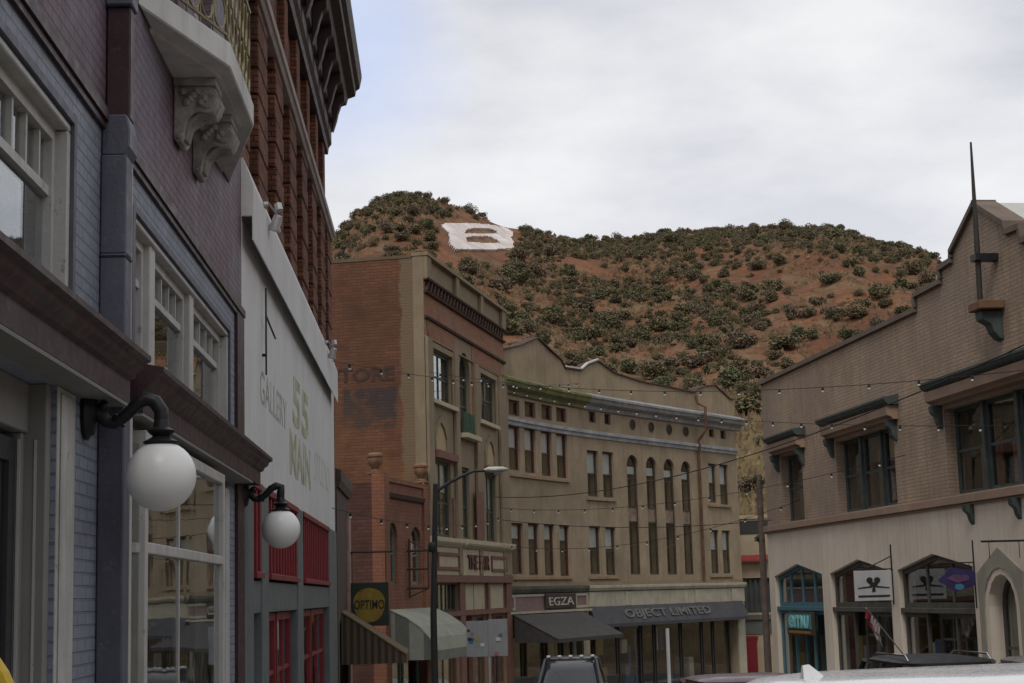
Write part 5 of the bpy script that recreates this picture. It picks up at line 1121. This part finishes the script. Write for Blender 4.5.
o = bpy.data.objects.new('crown', leafy('crown', LMS[1], 900, 91, .8, 6, .09)); COL.objects.link(o); o.parent = T2.o; o.location = (0, 0, 1.2); o.scale = (1.9, 1.9, 2.4)

# ================================================================== wall lamps with white globes
OPAL = M('opal_glass', (.74, .74, .73), .36, .02, 2, spec=.5)
def wall_lamp(s, z, label, gd=.47, gz=-.40, r=.213):
    t = facade('wall_lamp', label, 'wall lamp', FL, s, z, group='globe lamps on the left-hand shopfronts'); P0 = lambda ds, d, dz: (s + ds, d, z + dz)
    m = MB(t); m.lathe(P0(0, .004, .0), [(.0, 0), (.115, .0), (.12, .022), (.10, .04), (.095, .06), (.06, .075), (.0, .08)], 20, axis=(0, -1, 0))
    # stretch of the plate: upright oval
    for i, v in enumerate(m.v): v.z = v.z * 1.45
    m.build('back_plate', IRON, t)
    m = MB(t); m.tube([P0(0, .05, .0), P0(0, .10, -.015), P0(0, .14, -.06), P0(0, .19, -.07), P0(0, .25, -.03), P0(0, .32, .045), P0(0, .38, .075), P0(0, .43, .06), P0(0, gd, .0), P0(0, gd, -.06)], [.05, .045, .04, .038, .037, .04, .043, .045, .045, .043], 12)
    m.ball(P0(0, .12, .035), .038, 10); m.tube([P0(0, .205, -.065), P0(0, .225, -.05)], .05, 10); m.build('arm', IRON, t)
    m = MB(t); m.lathe(P0(0, gd, gz + r - .015), [(.105, 0), (.11, .012), (.075, .03), (.05, .045), (.08, .07), (.085, .08), (.05, .10), (.043, .15)], 20); m.build('cap', IRON, t)
    m = MB(t); m.ball(P0(0, gd, gz), r, 36); m.build('globe', OPAL, t)
s1, z1 = FL.hit(90, 415); wall_lamp(10.02, 2.825, 'large white globe lamp on a black curved arm, nearest on the shopfront wall')
s2, z2 = FL.hit(243, 487); wall_lamp(18.2, 2.84, 'farther white globe lamp on a black curved arm beside the red-trimmed shopfront', gd=.425)

# spotlights on the gallery fascia
SIL = M('galvanised_metal', (.42, .42, .41), .4, .15, 5, metal=.5)
for s, z, lb in ((19.6, 6.30, 'small silver spotlight on the white fascia, the nearer of the pair'), (30.6, 6.30, 'small silver spotlight on the white fascia, the farther of the pair')):
    t = facade('spotlight', lb, 'spotlight', FL, s, z, group='spotlights on the gallery fascia')
    m = MB(t); m.tube([(s, .10, z + .03), (s + .03, .15, z + .18), (s + .25, .24, z + .08)], .013, 6); m.ball((s, .12, z + .14), .04, 10); m.build('arm', SIL, t)
    m = MB(t); m.lathe((s + .28, .26, z + .07), [(.0, .0), (.045, .0), (.055, .02), (.065, .14), (.085, .17), (.085, .20), (.0, .18)], 16, axis=(.3, .35, -.9)); m.build('lamp_head', SIL, t)
    m = MB(t); m.lathe((s + .28, .27, z + .13), [(.0, .0), (.05, .0), (.05, .09), (.0, .10)], 12, axis=(.2, .2, .9)); m.build('housing', SIL, t)

# hanging shop sign and bar on the wooden shop
p39 = 39.5
t, loc = hanging_sign('hanging_sign', 'dark green square hanging sign with a yellow disc over the brown striped awning', 0, 0, 0, 0, FL, p39)
x0, zt = loc(349.5, 583); x1, _ = loc(388.5, 583); _, zb = loc(370, 626); yb = .03; xb, zbar = loc(393, 551.5)
m = MB(t); m.box(x0, x1, -yb, yb, zb, zt); m.build('sign_board', M('dark_green_board', (.022, .03, .024), .7, .2, 3), t, bevel=.01)
xc = (x0 + x1) / 2; zc = (zb + zt) / 2; sd_ = 1 if (t.inv @ EYEP).y > 0 else -1
disc(t, [(xc + .40 * (x1 - x0) * math.cos(a) * (1 + .05 * math.sin(3 * a)), zc - .02 + .42 * (zt - zb) * math.sin(a) * (1 + .06 * math.cos(2 * a))) for a in [2 * math.pi * j / 32 for j in range(32)]], sd_ * .031, sd_ * .01, '', None).build('sign_disc', M('mustard_yellow_paint', (.22, .155, .025), .7, .3, 5), t)
free_letters(t, 'OPTIMO', x0 + .10, x1 - .10, zc - .12, zc + .10, sd_ * .042, BLKP, .008, sy=sd_)
m = MB(t); m.tube([(.0, 0, zbar), (xb, 0, zbar)], .022, 6)
for x in (x0 + .06, x1 - .06): m.tube([(x, 0, zbar), (x, 0, zt - .02)], .010, 5)
m.tube([(.02, 0, zt + .5), (.02, 0, zbar - .9)], .02, 6); m.build('bracket_arm', IRON, t)
t, loc = hanging_sign('sign_frame', 'empty rusty iron sign frame hanging off the salmon brick wall', 0, 0, 0, 0, FB, -2.45, cat='sign frame')
x0, zt = loc(409, 551); x1, _ = loc(428, 551); _, zm = loc(420, 569); _, zb = loc(420, 588)
m = MB(t); m.tube([(x0, 0, zt + .35), (x0, 0, zb - .3)], .035, 6); m.tube([(x1, 0, zt), (x1, 0, zb)], .03, 6)
for z in (zt, zm, zb): m.tube([(-.0, 0, z), (x1, 0, z)], .035, 6)
m.tube([(x0, 0, zb - .25), (x1, 0, zb - .02)], .02, 6); m.tube([(x0, 0, zt + .3), (x1, 0, zt)], .02, 6); m.build('frame', M('rusty_dark_iron', (.035, .02, .018), .8), t)

# ================================================================== street lamp
def unproj(u, v, Y):
    r_ = CR * ((u - CX) / FPX) + CU * ((CY - v) / FPX) + CF; return EYEP + r_ * (Y / r_.y)
b0 = unproj(434, 640, 40); gz = ground_z(40) + .12; T = Thing('street_lamp', 'tall dark street lamp with a curved arm in front of the salmon building', 'street lamp', (b0.x, 40, gz))
LI = lambda u, v: tuple(T.inv @ unproj(u, v, 40))
LP_ = M('dark_painted_pole', (.022, .02, .02), .6, .2, 3)
top = LI(435.5, 484); m = MB(T); m.tube([(0, 0, 0), (0, 0, .3), (0, 0, 2.8), (top[0], 0, top[2])], [.13, .095, .08, .06], 12); m.lathe((0, 0, 0), [(.2, 0), (.2, .05), (.13, .12)], 14); zc = LI(434, 547)[2]; m.lathe((0, 0, zc - .12), [(.08, 0), (.11, .05), (.11, .19), (.08, .24)], 12); m.build('pole', LP_, T)
m = MB(T); m.tube([LI(435.5, 492), LI(441, 488), LI(452, 481), LI(464, 475), LI(474, 471), LI(486, 470.5)], [.045, .042, .04, .038, .035, .035], 8); m.build('arm', LP_, T)
h0, h1 = LI(484, 470), LI(508, 469); m = MB(T); m.tube([h0, (h0[0] + .10, 0, h0[2] + .01), (h0[0] + .3, 0, h0[2] + .0), (h1[0] - .12, 0, h1[2]), h1], [.03, .09, .10, .085, .02], 12)
for i, v in enumerate(m.v): v.z = h0[2] + (v.z - h0[2]) * .75; v.y *= 1.4
m.build('lamp_head', M('pale_lamp_housing', (.40, .39, .36), .5), T)
m = MB(T); m.tube([(h0[0] + .25, 0, h0[2] - .07), (h0[0] + .4, 0, h0[2] - .075)], [.07, .05], 10); m.build('lens', M('lamp_lens', (.3, .3, .28), .2), T)
# parking sign, seen from behind
p0, p1 = unproj(466, 620, 42), unproj(508, 656, 42); T = Thing('road_sign', 'pair of grey square metal sign panels with stickers on one post', 'road sign', ((p0.x + p1.x) / 2 + .05, 42, ground_z(42) + .12)); zg_ = ground_z(42) + .12; ox = (p0.x + p1.x) / 2 + .05
GM = M('bare_sign_metal', (.20, .21, .225), .6, .1, 4, streak=(.14, .145, .15))
xs_ = [(p0.x - ox, -.03), (-.01, p1.x - ox)]
for i, (a, b) in enumerate(xs_):
    m = MB(T); m.box(a, b, -.02 + .012 * i, -.008 + .012 * i, p1.z - zg_, p0.z - zg_ - .03 * (1 - i)); m.build('sign_panel', GM, T, bevel=.004)
m = MB(T); m.tube([(0, .03, 0), (0, .03, p0.z - zg_ - .02)], .03, 8); m.build('post', SIL, T)
rr_ = random.Random(3); stc = [M('sticker_blue', (.04, .10, .18), .6), M('sticker_olive', (.22, .22, .05), .6), M('sticker_dark', (.03, .03, .035), .6), M('sticker_rose', (.25, .10, .10), .6), M('sticker_white', (.4, .4, .4), .6)]
for i in range(11):
    x = rr_.uniform(p0.x - ox + .05, -.1) if i < 8 else rr_.uniform(.1, p1.x - ox - .1); z = rr_.uniform(p1.z - zg_ + .05, p0.z - zg_ - .35 + (.2 if i < 3 else 0)); s_ = rr_.uniform(.03, .06)
    m = MB(T); m.box(x - s_, x + s_, -.026, -.0225, z - s_ * .8, z + s_ * .8); m.build('sticker', stc[i % 5], T)
# yellow board
T = Thing('pavement_sign', 'yellow round-topped board in the bottom left corner beside the shop doorway', 'pavement sign', (-1.90, 5.6, .12), R(0)); m = MB(T)
YP = M('yellow_paint', (.50, .34, .03), .5, .1, 3)
pts = [(-.33, .05), (.27, .05)] + [(-.03 + .30 * math.cos(a), .95 + .53 * math.sin(a)) for a in [math.pi * j / 16 for j in range(17)]]
a_ = [m._p((x, -.03, z)) for x, z in pts]; b_ = [m._p((x, .03, z)) for x, z in pts]; m.f += [a_, b_[::-1]]
for k in range(len(pts)): m.f.append([a_[k], b_[k], b_[(k + 1) % len(pts)], a_[(k + 1) % len(pts)]])
m.build('sign_board', YP, T, bevel=.008); m = MB(T); m.box(-.35, .3, -.2, .2, 0, .05); m.build('base', IRON, T)

# ================================================================== vehicles
TYRE = M('tyre_rubber', (.018, .018, .018), .9); RIM = M('alloy_rim', (.35, .35, .36), .35, .05, 3, metal=.8); CGL = M('car_window_glass', (.012, .014, .016), .05, .1, 2, spec=.6, coat=.15)
CHR = M('chrome_trim', (.5, .5, .5), .15, .05, 3, metal=1); RLENS = M('red_lens', (.30, .01, .01), .2, .1, 3); WLENS = M('clear_lens', (.5, .5, .48), .15, .1, 3); PLAS = M('black_plastic', (.02, .02, .02), .6)
def car(name, label, loc, rz, L, W, H, paint, kind='sedan', group=None, rails=False, fin=False):
    T = Thing(name, label, 'pickup' if kind == 'pickup' else 'car', loc, rz, group=group); T_ = T
    gc = .22 if kind == 'sedan' else .30; belt = H * (.64 if kind == 'sedan' else .60)
    hood = belt - (.07 if kind != 'pickup' else .02); st = {'sedan': [(-.5, .70, .86, .80), (-.47, .92, .95, .95), (-.35, .95, 1.0, 1.0), (0, 1, 1, 1), (.28, 1, 1, 1), (.42, .92, .98, .96), (.485, .80, .88, .86), (.5, .62, .78, .74)]}
    base = st['sedan'] if kind == 'sedan' else ([(-.5, .9, .96, .92), (-.48, 1, 1, 1), (-.2, 1, 1, 1), (.25, 1, 1, 1), (.42, .97, .98, .97), (.485, .90, .92, .92), (.5, .7, .85, .82)])
    m = MB(T); rings = []
    for fx, fh, fw, fb in base:
        x = fx * L; w_ = W / 2 * fw; zt = gc + (belt - gc) * fh; zt = min(zt, hood if fx > .3 else belt); q = [(w_ * .90, gc), (w_ * .985, gc + .18), (w_, gc + (zt - gc) * .55), (w_ * .97, zt - .10), (w_ * .90, zt - .02), (w_ * .6, zt + .01), (0, zt + .02)]
        ring = [(y, z) for y, z in q] + [(-y, z) for y, z in q[-2::-1]]; rings.append([m._p((x, y, z)) for y, z in ring])
    for a, b in zip(rings, rings[1:]):
        for k in range(len(a)): m.f.append([a[k], a[(k + 1) % len(a)], b[(k + 1) % len(a)], b[k]])
    m.f += [rings[0], rings[-1][::-1]]; m.build('body', paint, T, smooth=True)
    if kind == 'sedan': x0, x1, r0, r1 = -.40 * L, .22 * L, -.24 * L, .06 * L
    elif kind == 'suv': x0, x1, r0, r1 = -.485 * L, .24 * L, -.43 * L, .09 * L
    else: x0, x1, r0, r1 = -.10 * L, .27 * L, -.08 * L, .11 * L
    wb, wr = W / 2 * .90, W / 2 * (.74 if kind != 'pickup' else .72)
    def plan_(xa, xb, w_, z, n=28, p=.42):
        out_ = []
        for j in range(n):
            a = 2 * math.pi * j / n; c, s = math.cos(a), math.sin(a); out_.append(((xa + xb) / 2 + (xb - xa) / 2 * math.copysign(abs(c) ** p, c), w_ * math.copysign(abs(s) ** p, s), z))
        return out_
    def loft(mb, layers, cap=True):
        rr = [[mb._p(p) for p in l] for l in layers]
        for a, b in zip(rr, rr[1:]):
            for k in range(len(a)): mb.f.append([a[k], a[(k + 1) % len(a)], b[(k + 1) % len(a)], b[k]])
        mb.f.append(rr[0][::-1]); mb.f.append(rr[-1]); mb.sm = True
    m = MB(T); zr_ = H - .09; loft(m, [plan_(x0, x1, wb, belt - .03), plan_(x0 * .4 + r0 * .6, x1 * .45 + r1 * .55, wb * .35 + wr * .65, belt + (zr_ - belt) * .55), plan_(r0, r1, wr, zr_)]); m.build('window_band', CGL, T)
    m = MB(T); loft(m, [plan_(r0 - .02, r1 + .02, wr + .012, zr_ - .01), plan_(r0 - .015, r1 + .015, wr + .012, zr_ + .03), plan_(r0 + .06, r1 - .08, wr * .93, zr_ + .062), plan_(r0 + .25, r1 - .35, wr * .7, zr_ + .084), plan_(r0 + .6, r1 - .7, wr * .3, zr_ + .09)]); ro = m.build('roof', paint, T)
    m = MB(T)
    for sy in (-1, 1):
        m.tube([(x1 - .10, sy * wb * .93, belt - .02), (r1, sy * wr * .96, zr_)], .045, 6); m.tube([(x0 + .10, sy * wb * .93, belt - .02), (r0, sy * wr * .96, zr_)], .06, 6); mx_ = (r0 + r1) / 2; m.tube([(mx_, sy * wb * 1.0, belt), (mx_, sy * wr * 1.01, zr_)], .04, 6)
    m.build('pillar', paint if kind != 'suv' else PLAS, T, split=True)
    rw = .33 if kind == 'sedan' else .38
    for fx in (-.31, .32):
        for sy in (-1, 1):
            m = MB(T); c = (fx * L, sy * (W / 2 - .20), rw); m.lathe(c, [(.0, 0), (rw * .7, 0), (rw * .97, .02), (rw, .06), (rw, .18), (rw * .95, .225), (rw * .68, .23), (.0, .215)], 24, axis=(0, sy, 0)); wo = m.build('wheel', TYRE, T)
            m = MB(T); m.lathe((c[0], c[1] + sy * .222, c[2]), [(.0, .03), (rw * .2, .028), (rw * .55, .004), (rw * .66, .018), (rw * .66, .0), (.0, .0)], 20, axis=(0, sy, 0)); m.build('rim', RIM, wo)
    for sy in (-1, 1):
        m = MB(T); m.box(L * .47, L * .497, sy * W * .28, sy * W * .42, hood - .24, hood - .08); m.build('headlight', WLENS, T, bevel=.02)
        m = MB(T); m.box(-L * .503, -L * .48, sy * W * .30, sy * W * .43, belt - .30, belt - .06); m.build('taillight', RLENS, T, bevel=.02)
        m = MB(T)
        if kind == 'pickup': m.box(x1 - .35, x1 - .25, sy * W * .50, sy * W * .66, belt + .02, belt + .26); m.tube([(x1 - .3, sy * W * .44, belt + .1), (x1 - .3, sy * W * .54, belt + .1)], .02, 6)
        else: m.box(x1 - .42, x1 - .30, sy * W * .46, sy * W * .56, belt - .02, belt + .12)
        m.build('mirror', PLAS if kind != 'suv' else paint, T, bevel=.02)
    m = MB(T); m.box(L * .49, L * .506, -W * .26, W * .26, gc + .12, hood - .1); m.build('grille', PLAS, T, bevel=.01); m = MB(T); m.box(L * .495, L * .515, -W * .44, W * .44, gc + .02, gc + .2); m.box(-L * .515, -L * .495, -W * .44, W * .44, gc + .02, gc + .2); m.build('bumper', CHR if kind == 'pickup' else PLAS, T, bevel=.02)
    if kind == 'pickup':
        for j in range(5): m = MB(T); y_ = (-.3 + .15 * j) * W; m.box(r1 - .18, r1 - .05, y_ - .05, y_ + .05, H - .035, H + .025); m.build('cab_light', WLENS, T, bevel=.012)
        m = MB(T); m.box(-.49 * L, -.115 * L, -W * .40, W * .40, belt - .12, belt + .005 + .03); m.build('bed_cover', PLAS, T)
    if rails:
        for sy in (-1, 1): m = MB(T); m.tube([(r0 + .15, sy * wr * .86, H - .035), (r0 + .3, sy * wr * .86, H + .045), (r1 - .5, sy * wr * .86, H + .03), (r1 - .3, sy * wr * .86, H - .035)], .014, 6); m.build('roof_rail', CHR, T)
    if fin:
        m = MB(T); x_ = r0 + .22; zf = zr_ + .055; q = [(x_ - .06, zf - .02), (x_ + .11, zf - .02), (x_ + .03, zf + .05), (x_ - .02, zf + .088), (x_ - .055, zf + .084)]
        for k, (wd, sh) in enumerate(((.035, 1), (.012, 1))): pass
        lo2 = [m._p((x, -.032, z)) for x, z in q[:2]] + [m._p((x, -.008, z)) for x, z in q[2:]]; hi2 = [m._p((x, .032, z)) for x, z in q[:2]] + [m._p((x, .008, z)) for x, z in q[2:]]; m.f += [lo2, hi2[::-1]]
        for k in range(5): m.f.append([lo2[k], hi2[k], hi2[(k + 1) % 5], lo2[(k + 1) % 5]])
        m.build('antenna_fin', paint, T, smooth=False)
    return T
WP = M('white_car_paint', (.60, .61, .63), .28, .05, 14, coat=.6, dirt=(.56, .57, .59), dirt_amt=.3, bump=.05, bs=90); MRP = M('maroon_car_paint', (.055, .02, .024), .35, .1, 2, coat=.3); BKP = M('black_car_paint', (.010, .010, .012), .55, .1, 2, spec=.25); GRP = M('dark_grey_car_paint', (.022, .025, .03), .35, .1, 2, coat=.6); RDP = M('red_car_paint', (.28, .012, .015), .3, .1, 2, coat=.8); SVP = M('silver_grey_car_paint', (.12, .12, .125), .3, .1, 2, coat=.7)
g_ = ground_z
car('parked_car', 'white car roof with a small antenna fin, nearest at the bottom right', (3.12, 8.8, g_(8.8)), R(14), 4.5, 1.85, 1.585, WP, 'suv', fin=True)
car('parked_car', 'dark maroon car left of the white roof', (2.75, 21.5, g_(21.5)), R(97), 4.5, 1.78, 1.50, MRP, 'sedan')
car('parked_car', 'black car with chrome roof rails parked behind the white roof', (6.0, 25.6, g_(25.6)), R(92), 4.7, 1.85, 1.68, BKP, 'suv', rails=True)
car('parked_car', 'red car of which only a sliver of roof shows behind the white roof', (5.05, 18.6, g_(18.6)), R(97), 4.3, 1.75, 1.42, RDP, 'sedan')
car('parked_car', 'dark grey car parked at the right edge behind the white roof', (7.15, 22.6, g_(22.6)), R(94), 4.6, 1.85, 1.62, SVP, 'suv')
p = unproj(575, 670, 44); car('pickup_truck', 'dark grey pickup truck with roof lights and big mirrors coming up the street', (p.x, 46.5, g_(46)), R(-95), 5.7, 2.02, 1.89, GRP, 'pickup')

# ================================================================== strings of lights and cables
BULB = M('bulb_glass', (.55, .54, .48), .2, .05, 5, spec=.5); SOCK = M('black_cable', (.012, .012, .012), .7)
def string(name, label, A_, B2, sag, n, first=.5, cat='string lights', r=.008):
    A_, B2 = Vector(A_), Vector(B2); T = Thing(name, label, cat, A_); d = B2 - A_; f_ = lambda t: Vector((d.x * t, d.y * t, d.z * t - 4 * sag * t * (1 - t)))
    m = MB(T); m.tube([f_(k / 40) for k in range(41)], r, 5); m.build('cable', SOCK, T)
    for k in range(n):
        t = (k + first) / n; p = f_(t); m = MB(T); m.lathe(p + Vector((0, 0, -.075)), [(.028, 0), (.03, .03), (.02, .075)], 8); s_ = m.build('socket', SOCK, T); m = MB(T); m.ball(p + Vector((0, 0, -.095)), .032, 10); m.build('bulb', BULB, s_)
def anchor(F, u, v, d=.15): s, z = F.hit(u, v, d); return F.W(s, d, z)
string('string_lights', 'topmost string of bulbs crossing the whole street from the tan building', anchor(FB, 429, 372), anchor(FR, 1060, 366), .55, 17)
string('string_lights', 'string of bulbs crossing just below the window hoods on the right', anchor(FC, 508, 389), anchor(FR, 1050, 425), .45, 22)
string('string_lights', 'short string of bulbs from the white gallery corner to the curved building', anchor(FL, 332, 361, .2), anchor(FC, 580, 383, .3), .25, 15)
string('string_lights', 'low string of bulbs across the windows of the curved building', anchor(FB, 500, 508), anchor(FR, 905, 455), .5, 12)
string('string_lights', 'string of bulbs at the height of the arched windows of the salmon building', anchor(FL, 332, 508, .2), anchor(FB, 503, 516), .35, 9)
string('string_lights', 'lowest string of bulbs passing in front of the second floor row of windows', anchor(FB, 500, 545), anchor(FR, 800, 500), .6, 10)
string('cable', 'bare black cable rising across the street to the right', anchor(FB, 495, 497), anchor(FR, 1045, 335), .9, 0, cat='cable', r=.014)
string('cable', 'bare black cable stretched level across the arched windows', anchor(FB, 502, 520), anchor(FR, 772, 520), .25, 0, cat='cable', r=.012)
# furled flag leaning out over the second shopfront
t = facade('flag', 'small white and red flag on a slanting pole in front of the second peaked shopfront', 'flag', FR, 41.4, .3)
m = MB(t); s0_, z0_ = FR.hit(901, 654, .1); s1_, z1_ = FR.hit(866, 608, 1.3); m.tube([(s0_, .05, z0_), (s1_, 1.3, z1_)], .016, 6); m.build('pole', M('pale_pole', (.3, .28, .25), .6), t)
pa, pb = Vector((s0_, .05, z0_)), Vector((s1_, 1.3, z1_))
def cloth(name, a, b, drop, mat, ph):
    m = MB(t); n = 10; L_ = []
    for k in range(n + 1):
        q = pa.lerp(pb, a + (b - a) * k / n); o_ = .05 * math.sin(k * 1.9 + ph); L_.append([(q.x + o_, q.y, q.z - .01), (q.x - o_ * 1.3, q.y + .05, q.z - drop * .5), (q.x + o_, q.y - .03, q.z - drop * (.8 + .2 * math.cos(k)))])
    for p, q in zip(L_, L_[1:]):
        for j in range(2):
            c = [p[j], q[j], q[j + 1], p[j + 1]]; m.hexa([m.P(s - .008, d, z) for s, d, z in c] + [m.P(s + .008, d, z) for s, d, z in c])
    m.build(name, mat, t, smooth=False)
cloth('cloth', .62, .86, .50, M('white_flag_cloth', (.42, .38, .38), .9, .2, 6, dirt=(.2, .05, .06)), 0); cloth('cloth', .87, .97, .40, M('red_flag_cloth', (.25, .03, .04), .9), 1)
print('OBJECTS', len(bpy.data.objects))
